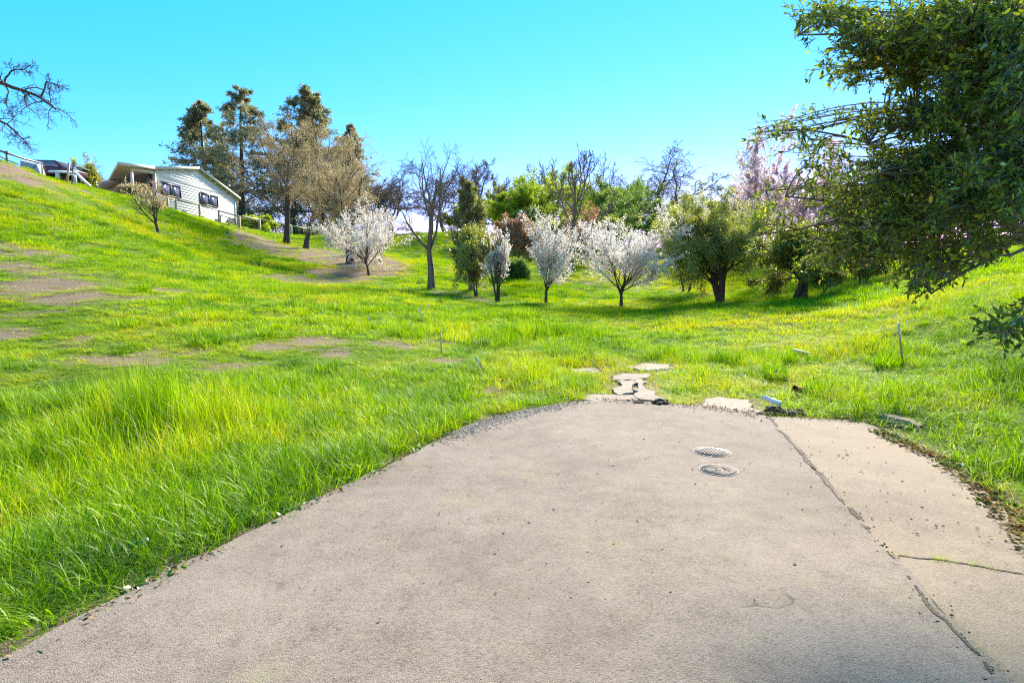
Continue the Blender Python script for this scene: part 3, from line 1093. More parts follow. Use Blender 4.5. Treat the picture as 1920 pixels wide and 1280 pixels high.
def roof_plane(u0, z0, u1, z1, name, mat, th=.16, v0=OV, v1=DEPTH + .5):
    r = hb()
    r.hexa([hp(u0, v0, z0), hp(u1, v0, z1), hp(u1, v1, z1), hp(u0, v1, z0), hp(u0, v0, z0 + th), hp(u1, v0, z1 + th), hp(u1, v1, z1 + th), hp(u0, v1, z0 + th)])
    return part(r, name, mat)


roof = roof_plane(UB - .02, 11.84, UR, zp, 'roof', M['roofing'])
roof_plane(UR, zp, UC + 1.0, zr - .25, 'roof', M['roofing'])
roof_plane(-1.5, 11.33, UB - .02, 11.84, 'porch_roof', M['roofing'])
# fascia and rake trim
tr = hb()
for (u0, z0, u1, z1) in [(UB, 11.84, UR, zp), (UR, zp, UC + 1.0, zr - .25), (-1.5, 11.33, UB, 11.84)]:
    tr.hexa([hp(u0, OV - .06, z0 - .06), hp(u1, OV - .06, z1 - .06), hp(u1, OV - .005, z1 - .06), hp(u0, OV - .005, z0 - .06),
             hp(u0, OV - .06, z0 + .19), hp(u1, OV - .06, z1 + .19), hp(u1, OV - .005, z1 + .19), hp(u0, OV - .005, z0 + .19)])
part(tr, 'rake_board', M['trim'])
fa = hb()
fa.hexa([hp(-1.56, OV, 11.26), hp(-1.505, OV, 11.26), hp(-1.505, DEPTH + .5, 11.26), hp(-1.56, DEPTH + .5, 11.26), hp(-1.56, OV, 11.52), hp(-1.505, OV, 11.52), hp(-1.505, DEPTH + .5, 11.52), hp(-1.56, DEPTH + .5, 11.52)])
part(fa, 'fascia', M['trim'])
so = hb()
so.hexa([hp(-1.5, OV, 11.25), hp(UB, OV + .3, 11.70), hp(UB, DEPTH, 11.70), hp(-1.5, DEPTH, 11.25), hp(-1.5, OV, 11.30), hp(UB, OV + .3, 11.75), hp(UB, DEPTH, 11.75), hp(-1.5, DEPTH, 11.30)])
part(so, 'porch_ceiling', M['tan'])
# horizontal trim at eave height
tb = hb()
tb.bar(hp(UB, 0, ze + .12) + out_n * .045, hp(UC, 0, zr - .08) + out_n * .045, .03, .05)
part(tb, 'trim_line', M['white'])
for u_, z_ in ((UC, zr - .05), (UB, 11.8)):
    cb = hb()
    cb.bar(hp(u_, -.02, zf) + out_n * .03, hp(u_, -.02, z_) + out_n * .03, .12)
    part(cb, 'corner_board', M['white'])
# porch deck, skirt, posts, rail, beam
dk = hb()
dk.hexa([hp(-.15, -.1, zfl - .18), hp(UB, -.1, zfl - .18), hp(UB, 6, zfl - .18), hp(-.15, 6, zfl - .18), hp(-.15, -.1, zfl), hp(UB, -.1, zfl), hp(UB, 6, zfl), hp(-.15, 6, zfl)])
part(dk, 'porch_deck', M['white'])
for (u, v, z0, z1, w_) in [(0, 0, zfl, 11.3, .16), (0, 4.5, zfl, 11.3, .14)]:
    p_ = hb()
    p_.bar(hp(u, v, z0), hp(u, v, z1), w_)
    part(p_, 'porch_post', M['white'])
for (u, v, z0, z1, w_) in [(0.05, .05, 8.3, zfl - .18, .35), (UB - .3, .1, 8.3, zfl - .18, .3), (0.05, 4.4, 8.3, zfl - .18, .3)]:
    p_ = hb()
    p_.bar(hp(u, v, z0), hp(u, v, z1), w_)
    part(p_, 'foundation_pier', M['white'])
bm_ = hb()
bm_.bar(hp(-.1, 0, 11.36), hp(UB, 0, 11.58), .12, .22)
part(bm_, 'porch_beam', M['trim'])
rl = hb()
rl.bar(hp(0, .2, zfl + .95), hp(0, 4.5, zfl + .95), .08)
for k in range(16):
    v = .4 + k * .26
    rl.bar(hp(0, v, zfl), hp(0, v, zfl + .95), .05)
part(rl, 'railing', M['brown'])
st_ = hb()
st_.bar(hp(-.3, .5, 8.5), hp(-.1, 3.5, zfl), .35, .1)
part(st_, 'stair', M['brown'])
dr = hb()
dr.hexa([hp(UB - .05, 1.6, zfl), hp(UB, 1.6, zfl), hp(UB, 2.6, zfl), hp(UB - .05, 2.6, zfl), hp(UB - .05, 1.6, zfl + 2.0), hp(UB, 1.6, zfl + 2.0), hp(UB, 2.6, zfl + 2.0), hp(UB - .05, 2.6, zfl + 2.0)])
part(dr, 'door', M['brown'])


def u_at(px):
    k = (px - 960) / FPX * 1.0
    # solve x(u) = k * y(u) on the wall line (small pitch effect ignored)
    return (k * org[1] - org[0]) / (UA[0] - k * UA[1])


def z_at(py, u):
    d = ray(960, py)
    return EYE[2] + d[2] * (org[1] + u)


for (x0, y0, x1, y1) in [(313, 341, 349, 369), (384.5, 361, 417, 387)]:
    u0, u1 = u_at(x0), u_at(x1)
    zt = z_at(y0, u0)
    zb = zt - 1.05
    fo = out_n
    win = hb()
    for (ua, za, ub, zb_) in [(u0, zt, u1, zt), (u0, zb, u1, zb), (u0, zb, u0, zt), (u1, zb, u1, zt), ((u0 + u1) / 2, zb, (u0 + u1) / 2, zt)]:
        win.bar(hp(ua, 0, za) + fo * .05, hp(ub, 0, zb_) + fo * .05, .09, .09, up=out_n)
    wo_ = part(win, 'window', M['frame'])
    for (ua, ub) in [(u0 + .04, (u0 + u1) / 2 - .04), ((u0 + u1) / 2 + .04, u1 - .04)]:
        gp = hb()
        gp.hexa([hp(ua, 0, zb + .04) + fo * .032, hp(ub, 0, zb + .04) + fo * .032, hp(ub, 0, zb + .04) + fo * .045, hp(ua, 0, zb + .04) + fo * .045,
                 hp(ua, 0, zt - .04) + fo * .032, hp(ub, 0, zt - .04) + fo * .032, hp(ub, 0, zt - .04) + fo * .045, hp(ua, 0, zt - .04) + fo * .045])
        part(gp, 'pane', M['glass'], wo_)
for px, py in [(331, 391), (355, 397), (386, 405), (415, 412)]:
    u = u_at(px)
    zz = z_at(py, u)
    ve = hb()
    ve.bar(hp(u - .35, 0, zz) + fo * .04, hp(u + .35, 0, zz) + fo * .04, .05, .13, up=(0, 0, 1))
    part(ve, 'foundation_vent', M['vent'])
ve = hb()
u = u_at(369)
ve.bar(hp(u - .28, 0, 12.55) + fo * .04, hp(u + .28, 0, 12.55) + fo * .04, .05, .3)
part(ve, 'gable_vent', M['trim'])
# rear wing with its own lower eave, seen past the porch
wg = hb()
wg.hexa([hp(-1.0, 8.6, 8.3), hp(6, 8.6, 8.3), hp(6, 15, 8.3), hp(-1.0, 15, 8.3), hp(-1.0, 8.6, 10.9), hp(6, 8.6, 10.9), hp(6, 15, 10.9), hp(-1.0, 15, 10.9)])
part(wg, 'wing_wall', M['siding'])
wr = hb()
wr.hexa([hp(-2.6, 7.4, 10.75), hp(2.5, 7.4, 12.2), hp(2.5, 15.5, 12.2), hp(-2.6, 15.5, 10.75), hp(-2.6, 7.4, 10.95), hp(2.5, 7.4, 12.4), hp(2.5, 15.5, 12.4), hp(-2.6, 15.5, 10.95)])
part(wr, 'wing_roof', M['trim'])

ac = thing('utility_box', 'grey utility box beside the right corner of the white house', 'utility box', hp(14.6, -.45, 8.2))
b_ = MB()
b_.box((-.4, -.3, 0), (.4, .3, .75))
b_.box((-.43, -.33, .75), (.43, .33, .80))
b_.build('cabinet', M['acunit'], ac, bevel=.02)
b_ = MB()
for k in range(5):
    b_.box((.402, -.22, .12 + k * .11), (.42, .22, .16 + k * .11))
b_.build('louvre', M['vent'], ac)

# ------------------------------------------------------------------ fences
FP = [(328, 53.0), (343, 54.0), (386, 56.0), (421, 58.0), (458, 58.5), (495, 62), (525, 66), (553, 69), (583, 72), (614, 76), (650, 78), (690, 80)]
fence = thing('fence', 'weathered wooden post and rail fence below the white house', 'fence', onground(*FP[4]))
FB = np.array(fence.location)
tops, bots = [], []
for (px, Y) in FP:
    g = onground(px, Y)
    p_ = MB()
    p_.bar(g - FB - [0, 0, .3], g - FB + [0, 0, 1.35], .17)
    p_.build('post', M['grey_wood'], fence)
    tops.append(g + [0, -.11, 1.3])
    bots.append(g + [0, -.07, .12])
for lst, hgt in ((tops, .15), (bots, .10)):
    for a, b in zip(lst[:-1], lst[1:]):
        p_ = MB()
        p_.bar(a - FB, b - FB, .05, hgt)
        p_.build('rail', M['grey_wood'], fence)
wi = MB()
for k in range(4):
    for a, b, c, d in zip(tops[:-1], tops[1:], bots[:-1], bots[1:]):
        t = (k + 1) / 5
        wi.bar((a * t + c * (1 - t)) - FB, (b * t + d * (1 - t)) - FB, .006)
wi.build('wire', M['grey_metal'], fence)
gt = thing('gate', 'small wooden gate frame in front of the utility box', 'gate', onground(441, 57))
g0 = np.array(gt.location)
ga, gb = onground(424, 57.6) - g0, onground(452, 57.2) - g0
for q_ in (ga, gb, (ga + gb) / 2):
    p_ = MB()
    p_.bar(q_, q_ + [0, 0, .95], .08)
    p_.build('post', M['grey_wood'], gt)
for h_ in (.15, .9):
    p_ = MB()
    p_.bar(ga + [0, -.05, h_], gb + [0, -.05, h_], .05, .09)
    p_.build('rail', M['grey_wood'], gt)
p_ = MB()
p_.bar((ga + gb) / 2 + [0, -.09, .15], gb + [0, -.09, .9], .05)
p_.build('brace', M['grey_wood'], gt)

# pipe rail on the left crest
pr = thing('pipe_fence', 'dark pipe rail fence on the crest at the left edge', 'fence', P(13, 306, 33.5))
B0 = np.array(pr.location)
tp = [P(-60, 268, 33), P(0, 283, 33.3), P(13, 287, 33.5), P(46, 298, 34.5), P(78, 306, 36), P(84, 318, 36.2)]
p_ = MB()
p_.tube(np.array(tp) - B0, .055, 8)
p_.build('rail', M['grey_metal'], pr, smooth=True)
for off in (.42, .62):
    p_ = MB()
    p_.tube(np.array([P(-60, 275, 33), P(0, 294, 33.3), P(36, 309, 34.3)]) - B0 - [0, 0, off - .42], .03, 6)
    p_.build('rail', M['grey_metal'], pr, smooth=True)
p_ = MB()
p_.tube(np.array([P(13, 312, 33.5), P(13, 285, 33.5)]) - B0, .06, 8)
p_.build('post', M['grey_metal'], pr, smooth=True)
p_ = MB()
p_.tube(np.array([P(13, 289, 33.5), P(13, 284, 33.5)]) - B0, [.13, .11], 10)
p_.build('post_cap', M['grey_metal'], pr, smooth=True)
p_ = MB()
p_.tube(np.array([P(-55, 290, 33), P(-55, 266, 33)]) - B0, .06, 8)
p_.build('post', M['grey_metal'], pr, smooth=True)

# tarp-covered frame
tc_ = thing('covered_stack', 'blue grey tarp over a low stack on the left crest', 'tarp', P(62, 326, 37))
B0 = np.array(tc_.location)
a, b, c, d = [P(38, 318, 36) - B0, P(78, 330, 36.4) - B0, P(86, 332, 38.5) - B0, P(50, 322, 38.5) - B0]
a2, b2, c2, d2 = [P(38, 301, 36) - B0, P(69, 308, 36.4) - B0, P(80, 307, 38.5) - B0, P(48, 299, 38.5) - B0]
bm = bmesh.new()
vv = [bm.verts.new(x) for x in (a, b, c, d, a2, b2, c2, d2)]
for f in [(0, 1, 5, 4), (1, 2, 6, 5), (2, 3, 7, 6), (3, 0, 4, 7), (4, 5, 6, 7)]:
    bm.faces.new([vv[i] for i in f])
bmesh.ops.subdivide_edges(bm, edges=bm.edges[:], cuts=7, use_grid_fill=True)
for v in bm.verts:
    n_ = vnoise(np.array([v.co.x + v.co.z]), np.array([v.co.y * .7 + v.co.z * .6]), .35, 4)[0] - .5
    v.co += Vector((n_ * .12, -n_ * .15, n_ * .08))
bmesh.ops.recalc_face_normals(bm, faces=bm.faces)
me = bpy.data.meshes.new('tarp')
bm.to_mesh(me)
bm.free()
me.materials.append(M['tarp'])
o = bpy.data.objects.new('tarp', me)
C.objects.link(o)
o.parent = tc_
for q0, q1 in ((P(58, 320, 35.7), P(66, 311, 35.7)), (P(79, 326, 36), P(79, 309, 36))):
    p_ = MB()
    p_.bar(q0 - B0, q1 - B0, .05)
    p_.build('pole', M['grey_metal'], tc_)

# low carport with a maroon car below it, half hidden by the crest
cpn = thing('carport', 'low white-edged carport half hidden behind the left crest', 'carport', P(125, 344, 41))
B0 = np.array(cpn.location)
p_ = MB()
e = [P(90, 320, 40.5), P(142, 323.5, 40), P(166, 348, 40), P(150, 330, 46), P(98, 318, 46)]
p_.hexa([P(90, 320, 40) - B0, P(142, 323, 40) - B0, P(146, 321, 45) - B0, P(95, 318, 45) - B0, P(90, 323, 40) - B0, P(142, 326, 40) - B0, P(146, 324, 45) - B0, P(95, 321, 45) - B0])
p_.build('roof', M['white'], cpn)
p_ = MB()
p_.bar(P(142, 324, 40) - B0, P(168, 349, 40) - B0, .22, .12)
p_.build('brace', M['white'], cpn)
for px in (108, 141):
    p_ = MB()
    p_.bar(P(px, 323, 40.1) - B0, P(px, 346, 40.1) - B0, .12 if px > 120 else .18)
    p_.build('post', M['white'], cpn)
p_ = MB()
p_.hexa([P(91, 350, 45) - B0, P(160, 356, 45) - B0, P(160, 356, 45.2) - B0, P(91, 350, 45.2) - B0, P(91, 322, 45) - B0, P(150, 325, 45) - B0, P(150, 325, 45.2) - B0, P(91, 322, 45.2) - B0])
p_.build('back_wall', M['brown'], cpn)
car = thing('parked_car', 'dark maroon car parked under the low carport', 'car', onground(118, 44))
B0 = np.array(car.location)
prof = [(-2.1, .35), (2.1, .35), (2.15, .75), (1.5, .9), (.9, 1.38), (-.9, 1.42), (-1.5, .95), (-2.15, .85)]
p_ = MB()
n8 = len(prof)
v = [(x, -.8, zz + .1) for x, zz in prof] + [(x, .8, zz + .1) for x, zz in prof]
p_.add(v, [tuple(range(n8)), tuple(range(n8, 2 * n8))[::-1]] + [(i, (i + 1) % n8, n8 + (i + 1) % n8, n8 + i)[::-1] for i in range(n8)])
p_.build('body', M['maroon'], car, bevel=.06)
for wx in (-1.3, 1.3):
    for wy in (-.82, .62):
        p_ = MB()
        p_.tube([(wx, wy, .33), (wx, wy + .2, .33)], .33, 16)
        p_.build('wheel', M['vent'], car)
p_ = MB()
p_.hexa([(-1.3, -.82, 1.06), (1.2, -.82, 1.02), (1.2, -.805, 1.02), (-1.3, -.805, 1.06), (-.85, -.82, 1.44), (.85, -.82, 1.4), (.85, -.805, 1.4), (-.85, -.805, 1.44)])
p_.build('side_window', M['glass'], car)

hoop = thing('garden_hoop', 'white arched hoop on the crest in front of the carport', 'hoop', P(135, 346, 39))
B0 = np.array(hoop.location)
an = np.linspace(-.3, math.pi + .3, 22)
p_ = MB()
p_.tube(np.stack([np.cos(an) * .31, an * 0, np.sin(an) * .42 + .22], 1), .035, 8)
p_.build('arch', M['white'], hoop, smooth=True)
p_ = MB()
p_.bar((-.3, 0, .22), (.32, 0, .05), .04)
p_.build('brace', M['white'], hoop)
po = thing('post', 'slim leaning grey post left of the white hoop', 'post', P(125, 340, 38.8))
p_ = MB()
p_.bar((0, 0, -.2), P(129.5, 305, 38.8) - np.array(po.location), .09)
p_.build('shaft', M['grey_wood'], po)
ar = thing('clothes_line', 'thin dark pipe frame rising behind the white hoop', 'frame', P(135, 342, 39.5))
p_ = MB()
p_.tube(np.array([P(135, 345, 39.5), P(136, 327, 39.5), P(137, 309.5, 39.5), P(150, 313, 41), P(168, 320, 43)]) - np.array(ar.location), .045, 8)
p_.build('pipe', M['grey_metal'], ar, smooth=True)

# ------------------------------------------------------------------ trees
BARE = dict(r0=.16, taper=.3, L0=.8, gn0=.07, bark=M['bark_grey'], trunk_levels=2, lev=[
    dict(n=9, t0=.28, a=48, l=.75, fall=.45, gn=.14, seg=8, tr=(0, 0, .07), rr=.55),
    dict(n=6, t0=.25, a=42, l=.5, gn=.18, seg=6, tr=(0, 0, .05), rr=.55, rmin=.012),
    dict(n=6, t0=.2, a=42, l=.5, gn=.2, seg=5, tr=(0, 0, .03), rr=.6, rmin=.008),
    dict(n=4, t0=.3, a=40, l=.5, gn=.2, seg=3, tr=(0, 0, .02), rr=.7, rmin=.006)])
OAKBARE = dict(r0=.22, taper=.5, L0=.45, gn0=.12, bark=M['bark_grey'], trunk_levels=2, lev=[
    dict(n=7, t0=.45, a=50, l=1.35, fall=.2, gn=.22, seg=10, tr=(0, 0, .06), rr=.6),
    dict(n=10, t0=.25, a=50, l=.48, gn=.28, seg=7, tr=(0, 0, .04), rr=.55, rmin=.018),
    dict(n=8, t0=.2, a=50, l=.5, gn=.3, seg=5, tr=(0, 0, .02), rr=.6, rmin=.015),
    dict(n=6, t0=.2, a=45, l=.5, gn=.3, seg=3, tr=(0, 0, .0), rr=.7, rmin=.008)])


OAKFAR = dict(OAKBARE, lev=[dict(l_, **({'rmin': r_, 'rend': r_ * .6})) for l_, r_ in zip(OAKBARE['lev'], (.05, .035, .024, .017))])
BAREFAR = dict(BARE, lev=[dict(l_, **({'rmin': r_, 'rend': r_ * .6})) for l_, r_ in zip(BARE['lev'], (.04, .028, .020, .014))])


def blossom_single(mat, size, dens, up, ang, **kw):
    sp = blossom_spec(mat, 1, size, dens, up, **kw)
    sp.update(L0=.30, taper=.6, r0=.085)
    sp['lev'][1] = dict(sp['lev'][1], n=13, rr=.5)
    sp['lev'][2] = dict(sp['lev'][2], n=6)
    sp['leaf']['on'] = [(3, dens, .0, .035), (2, dens, .15, .035), (1, dens, .45, .04)]
    sp['lev'][0] = dict(n=11, t0=.5, a=ang, l=2.5, fall=.1, gn=.10, seg=8, tr=(0, 0, up), rr=.5, rmin=.014)
    return sp


def blossom_spec(mat, stems=3, size=.07, dens=30, up=.10, spread=.5, twig=M['bark_dark'], **kw):
    return dict(r0=.10, taper=.35, L0=.55, gn0=.07, stems=stems, stemspread=spread, bark=twig, trunk_levels=2, seg0=7, lev=[
        dict(n=8, t0=.3, a=38, l=1.05, fall=.3, gn=.10, seg=8, tr=(0, 0, up), rr=.6, rmin=.012),
        dict(n=8, t0=.15, a=38, l=.55, fall=.4, gn=.10, seg=6, tr=(0, 0, up * 1.1), rr=.55, rmin=.008),
        dict(n=5, t0=.2, a=36, l=.5, gn=.12, seg=4, tr=(0, 0, up), rr=.6, rmin=.006)],
        leaf=dict(on=[(3, dens, .1, .03), (2, dens // 2, .35, .03)], size=size, aspect=.9, spread=2.0, mat=mat, clump=.5, **kw))


REDWOOD = dict(r0=.38, taper=.06, L0=1.0, gn0=.012, seg0=16, bark=M['bark_red'], trunk_levels=1, twigbark=M['bark_red'], lev=[
    dict(n=165, t0=.07, t1=.995, a=86, asd=14, l=.30, fall=.95, pw=.9, gn=.07, seg=6, tr=(0, 0, -.01), rr=.16, rmin=.018, drop=.2),
    dict(n=11, t0=.2, a=50, asd=18, l=.36, fall=.35, gn=.12, seg=4, tr=(0, 0, -.06), rr=.5, rmin=.008)],
    leaf=dict(on=[(2, 24, .05, .10), (1, 20, .3, .10)], size=.36, aspect=.3, spread=.6, droop=.35, mat=M['conifer'], clump=1.6, gap=1.2, thin=.27))
PINE = dict(r0=.14, taper=.1, L0=1.0, gn0=.02, seg0=12, bark=M['bark_grey'], trunk_levels=1, lev=[
    dict(n=60, t0=.10, t1=.99, a=62, asd=10, l=.38, fall=.78, gn=.08, seg=6, tr=(0, 0, .08), rr=.25, rmin=.012),
    dict(n=7, t0=.2, a=42, l=.4, gn=.1, seg=4, tr=(0, 0, .08), rr=.5, rmin=.006)],
    leaf=dict(on=[(2, 30, .2, .03), (1, 16, .35, .03)], size=.24, aspect=.09, spread=.7, droop=-.15, mat=M['pine'], clump=.7))
TAN = dict(r0=.26, taper=.35, L0=.75, gn0=.05, bark=M['bark_dark'], twigbark=M['bark_tan'], trunk_levels=2, lev=[
    dict(n=14, t0=.3, a=52, l=.85, fall=.45, gn=.12, seg=8, tr=(0, 0, .07), rr=.5),
    dict(n=9, t0=.2, a=42, l=.48, gn=.16, seg=6, tr=(0, 0, .03), rr=.5, rmin=.014),
    dict(n=8, t0=.15, a=40, l=.5, gn=.18, seg=4, tr=(0, 0, .02), rr=.6, rmin=.009)],
    leaf=dict(on=[(3, 22, .05, .10), (2, 10, .2, .10)], size=.105, aspect=.25, spread=1.0, mat=M['tanleaf'], clump=1.5, thin=.18))


def broad(mat, size=.14, n3=34, stems=1, bark=M['bark_dark'], gap=.9, thin=.22, aspect=.55, tone=0, t0=.3, droop=.2, r0=.16):
    return dict(r0=r0, taper=.4, L0=.6, gn0=.1, stems=stems, bark=bark, trunk_levels=2, lev=[
        dict(n=9, t0=t0, a=55, l=.85, fall=.3, gn=.16, seg=7, tr=(0, 0, .05), rr=.55),
        dict(n=8, t0=.2, a=48, l=.5, gn=.18, seg=5, tr=(0, 0, .03), rr=.55, rmin=.012),
        dict(n=7, t0=.2, a=48, l=.5, gn=.2, seg=4, tr=(0, 0, 0), rr=.6, rmin=.007)],
        leaf=dict(on=[(3, n3, .05, .10), (2, n3 // 3, .4, .1)], size=size, aspect=aspect, spread=1.1, droop=droop, mat=mat, clump=.9, gap=gap, thin=thin, tone=tone))


def tree_at(name, label, cat, base_px, top_row, width_px, spec, seed, lean_px=0, Y=None, group=None):
    base = G(*base_px) if Y is None else onground(base_px[0], Y)
    Yb = base[1]
    row = 540 - (base[2] - 1.6) / Yb * FPX
    return make_tree(name, label, cat, base - [0, 0, .03], (row - top_row) * Yb / FPX, width_px * Yb / FPX, spec, seed, (lean_px * Yb / FPX, 0), group)


rw = 'redwoods behind the white house'
tree_at('redwood_tree', 'leftmost redwood, slim and open, right behind the house roof', 'tree', (398, 430), 204, 178, REDWOOD, 11, 4, Y=86, group=rw)
tree_at('redwood_tree', 'thick-trunked redwood beside the right end of the white house', 'tree', (462, 430), 178, 235, dict(REDWOOD, r0=.48), 12, 5, Y=82, group=rw)
tree_at('redwood_tree', 'tallest ragged redwood behind the tan bare trees', 'tree', (556, 440), 170, 225, REDWOOD, 13, 4, Y=86, group=rw)
tree_at('redwood_tree', 'pointed redwood just right of the tallest one', 'tree', (612, 440), 188, 180, REDWOOD, 14, 0, Y=88, group=rw)
tree_at('redwood_tree', 'rightmost and smallest redwood with open branches', 'tree', (662, 445), 246, 140, dict(REDWOOD, r0=.3), 15, -2, Y=90, group=rw)

tg = 'tan budding trees below the fence'
tree_at('budding_tree', 'tan budding tree with a thick dark trunk left of its twin', 'tree', (537, 458), 232, 165, TAN, 21, 6, group=tg)
tree_at('budding_tree', 'tan budding tree with a slim dark trunk, second from the house', 'tree', (573, 466), 245, 190, dict(TAN, r0=.2), 22, 45, group=tg)
tree_at('budding_tree', 'tan budding tree rising behind the left white blossom tree', 'tree', (658, 494), 305, 165, dict(TAN, r0=.24), 23, -12, group=tg)

bl = 'blossom trees on the meadow'
tree_at('blossom_tree', 'leftmost white blossom tree on brown mulch', 'tree', (692, 517), 384, 178, blossom_single(M['blossom'], .062, 22, .03, 52), 31, -18, group=bl)
tree_at('blossom_tree', 'smallest thin white blossom tree beside the young pine', 'tree', (933, 566), 425, 52, blossom_spec(M['blossom'], 3, .06, 9, .14, .35, thin=.3, gap=.7), 32, -4, group=bl)
tree_at('blossom_tree', 'upright white blossom tree with a single dark trunk mid meadow', 'tree', (1024, 572), 398, 96, blossom_single(M['blossom'], .05, 18, .08, 34), 33, -3, group=bl)
tree_at('blossom_tree', 'wide round white blossom tree right of the upright one', 'tree', (1165, 577), 400, 212, blossom_single(M['blossom'], .052, 30, .07, 40), 134, -2, group=bl)
tree_at('blossom_tree', 'white blossom tree peeking out behind the olive green tree', 'tree', (1285, 540), 372, 120, blossom_spec(M['blossom'], 3, .075, 18, .05, .6), 35, 8, Y=34, group=bl)
tree_at('blossom_tree', 'tall pale pink blossom tree behind the oak branches', 'tree', (1470, 545), 256, 245, blossom_spec(M['pink'], 3, .085, 46, .05, .6), 36, 15, Y=33, group=bl)
tree_at('blossom_tree', 'young sparse cream blossom tree on the slope below the porch', 'tree', (296, 438), 345, 62, blossom_spec(M['tanleaf'], 1, .075, 7, .08, .35, thin=.2, tone=.5), 37, -8, group=bl)
tree_at('blossom_tree', 'faint blossom tree between the mulch and the slender bare tree', 'tree', (712, 492), 395, 70, blossom_spec(M['blossom'], 2, .07, 8, .04, .6, thin=.4), 38, 18, Y=43, group=bl)

bt = 'bare trees'
tree_at('bare_tree', 'slender leafless tree with forked trunk left of the young pine', 'tree', (809, 542), 294, 150, dict(BARE, r0=.19), 41, -8, group=bt)
tree_at('bare_tree', 'tall leafless tree between the two middle blossom trees', 'tree', (1068, 513), 288, 115, dict(BAREFAR, r0=.19), 42, 10, Y=41, group=bt)
tree_at('bare_oak', 'gnarled leafless oak on the skyline behind the young pine', 'tree', (905, 440), 303, 150, dict(OAKFAR, r0=.32), 43, 6, Y=70, group=bt)
tree_at('bare_oak', 'gnarled leafless oak on the skyline left of the slender bare tree', 'tree', (735, 445), 318, 165, dict(OAKFAR, r0=.28), 44, 0, Y=66, group=bt)
tree_at('bare_oak', 'wide spreading leafless oak above the dark green tree', 'tree', (1252, 470), 274, 240, dict(OAKFAR, r0=.4, leaf=dict(on=[(4, 2, .3, .1)], size=.13, aspect=.6, spread=1, mat=M['green'], clump=1.5, gap=2.5, thin=.55)), 45, -6, Y=64, group=bt)
tree_at('bare_tree', 'small leafless tree between the tall bare tree and the wide oak', 'tree', (1130, 470), 298, 70, dict(BAREFAR, r0=.16), 46, 4, Y=66, group=bt)
tree_at('bare_tree', 'thin leafless tree behind the wide blossom tree left edge', 'tree', (1028, 480), 312, 80, dict(BAREFAR, r0=.16), 47, 0, Y=64, group=bt)

tree_at('bare_oak', 'leafless oak on the skyline behind the leftmost blossom tree', 'tree', (690, 445), 330, 120, dict(OAKFAR, r0=.26), 48, 0, Y=76, group=bt)
tree_at('bare_oak', 'low leafless oak on the skyline between slender bare tree and pine', 'tree', (835, 440), 325, 120, dict(OAKFAR, r0=.26), 49, 0, Y=74, group=bt)
tree_at('pine_tree', 'young grey-green pine between bare tree and small blossom tree', 'tree', (884, 546), 342, 66, PINE, 51, -2)
tree_at('young_tree', 'small olive-leaved sapling in front of the young pine', 'tree', (893, 557), 425, 62, broad(M['oliveleaf'], .085, 12, 3, thin=.2, gap=.5, r0=.06), 52, -6)
tree_at('rust_tree', 'small rust-red tree behind the upright blossom tree', 'tree', (973, 493), 408, 74, broad(M['rust'], .10, 26, 3, thin=.15, gap=.5, r0=.1), 53, -4)
tree_at('rust_tree', 'rust-tinged budding tree behind the wide blossom tree', 'tree', (1092, 505), 388, 76, broad(M['rust'], .10, 10, 2, thin=.3, gap=.5, r0=.1), 54, 0, Y=46)
gg = 'green trees on the rise'
for (px, row, top, w, mt, sd, Y, lb) in [
    (945, 470, 364, 130, 'green', 61, 60, 'low bright green tree behind the rust-red tree'),
    (1010, 470, 332, 190, 'green', 62, 62, 'broad bright green tree on the rise behind the upright blossom tree'),
    (1075, 470, 330, 175, 'green', 63, 66, 'bright green tree behind the tall leafless tree'),
    (1165, 475, 338, 175, 'teal', 64, 58, 'deep green round tree above the wide blossom tree'),
    (1215, 480, 378, 120, 'teal', 65, 54, 'darker green tree below the wide leafless oak'),
    (1300, 470, 380, 120, 'green', 66, 68, 'yellow-green tree behind the peeking blossom tree'),
    (1120, 468, 355, 120, 'green', 67, 70, 'far yellow-green tree between bright and deep green trees'),
    (990, 455, 335, 85, 'teal', 68, 85, 'far grey-green tree on the skyline right of the gnarled oak'),
    (1050, 455, 342, 160, 'oliveleaf', 161, 84, 'far olive tree filling the skyline behind the bright green trees'),
    (1200, 455, 346, 160, 'green', 162, 82, 'far yellow-green tree on the skyline under the wide leafless oak'),
    (1345, 455, 340, 160, 'oliveleaf', 163, 80, 'far olive tree on the skyline behind the dense olive tree'),
    (1420, 455, 330, 140, 'midoak', 164, 78, 'far dark oak on the skyline behind the pink blossom tree'),
    (880, 452, 392, 80, 'green', 165, 78, 'low far green tree on the skyline behind the pine'),
    (1140, 480, 400, 120, 'oliveleaf', 166, 52, 'low olive shrubby tree behind the wide blossom tree'),
    (1040, 485, 410, 90, 'oliveleaf', 167, 52, 'low olive shrubby tree behind the upright blossom tree'),
    (945, 450, 350, 70, 'oliveleaf', 69, 82, 'far dull green tree on the skyline behind the pine'),
]:
    tree_at('leafy_tree', lb, 'tree', (px, row), top, w, broad(M[mt], .17, 34, 1, thin=.12, t0=.2), sd, 0, Y=Y, group=gg)
tree_at('olive_tree', 'dense olive green tree with low forked trunk right of the blossom trees', 'tree', (1350, 568), 374, 185, broad(M['oliveleaf'], .105, 60, 4, bark=M['bark_dark'], thin=.1, gap=.5, aspect=.25, t0=.25, droop=.25, r0=.2), 71, -22)
tree_at('oak_tree', 'dark twin-trunked oak under the hanging foreground branches', 'tree', (1498, 561), 425, 190, broad(M['midoak'], .10, 46, 2, thin=.2, gap=.5, t0=.4, r0=.2), 72, 6)
tree_at('oak_tree', 'oak behind the twin-trunked oak on the right slope', 'tree', (1600, 548), 350, 170, broad(M['midoak'], .12, 34, 1, thin=.15, gap=.6, t0=.35, r0=.16), 73, 30, Y=27)
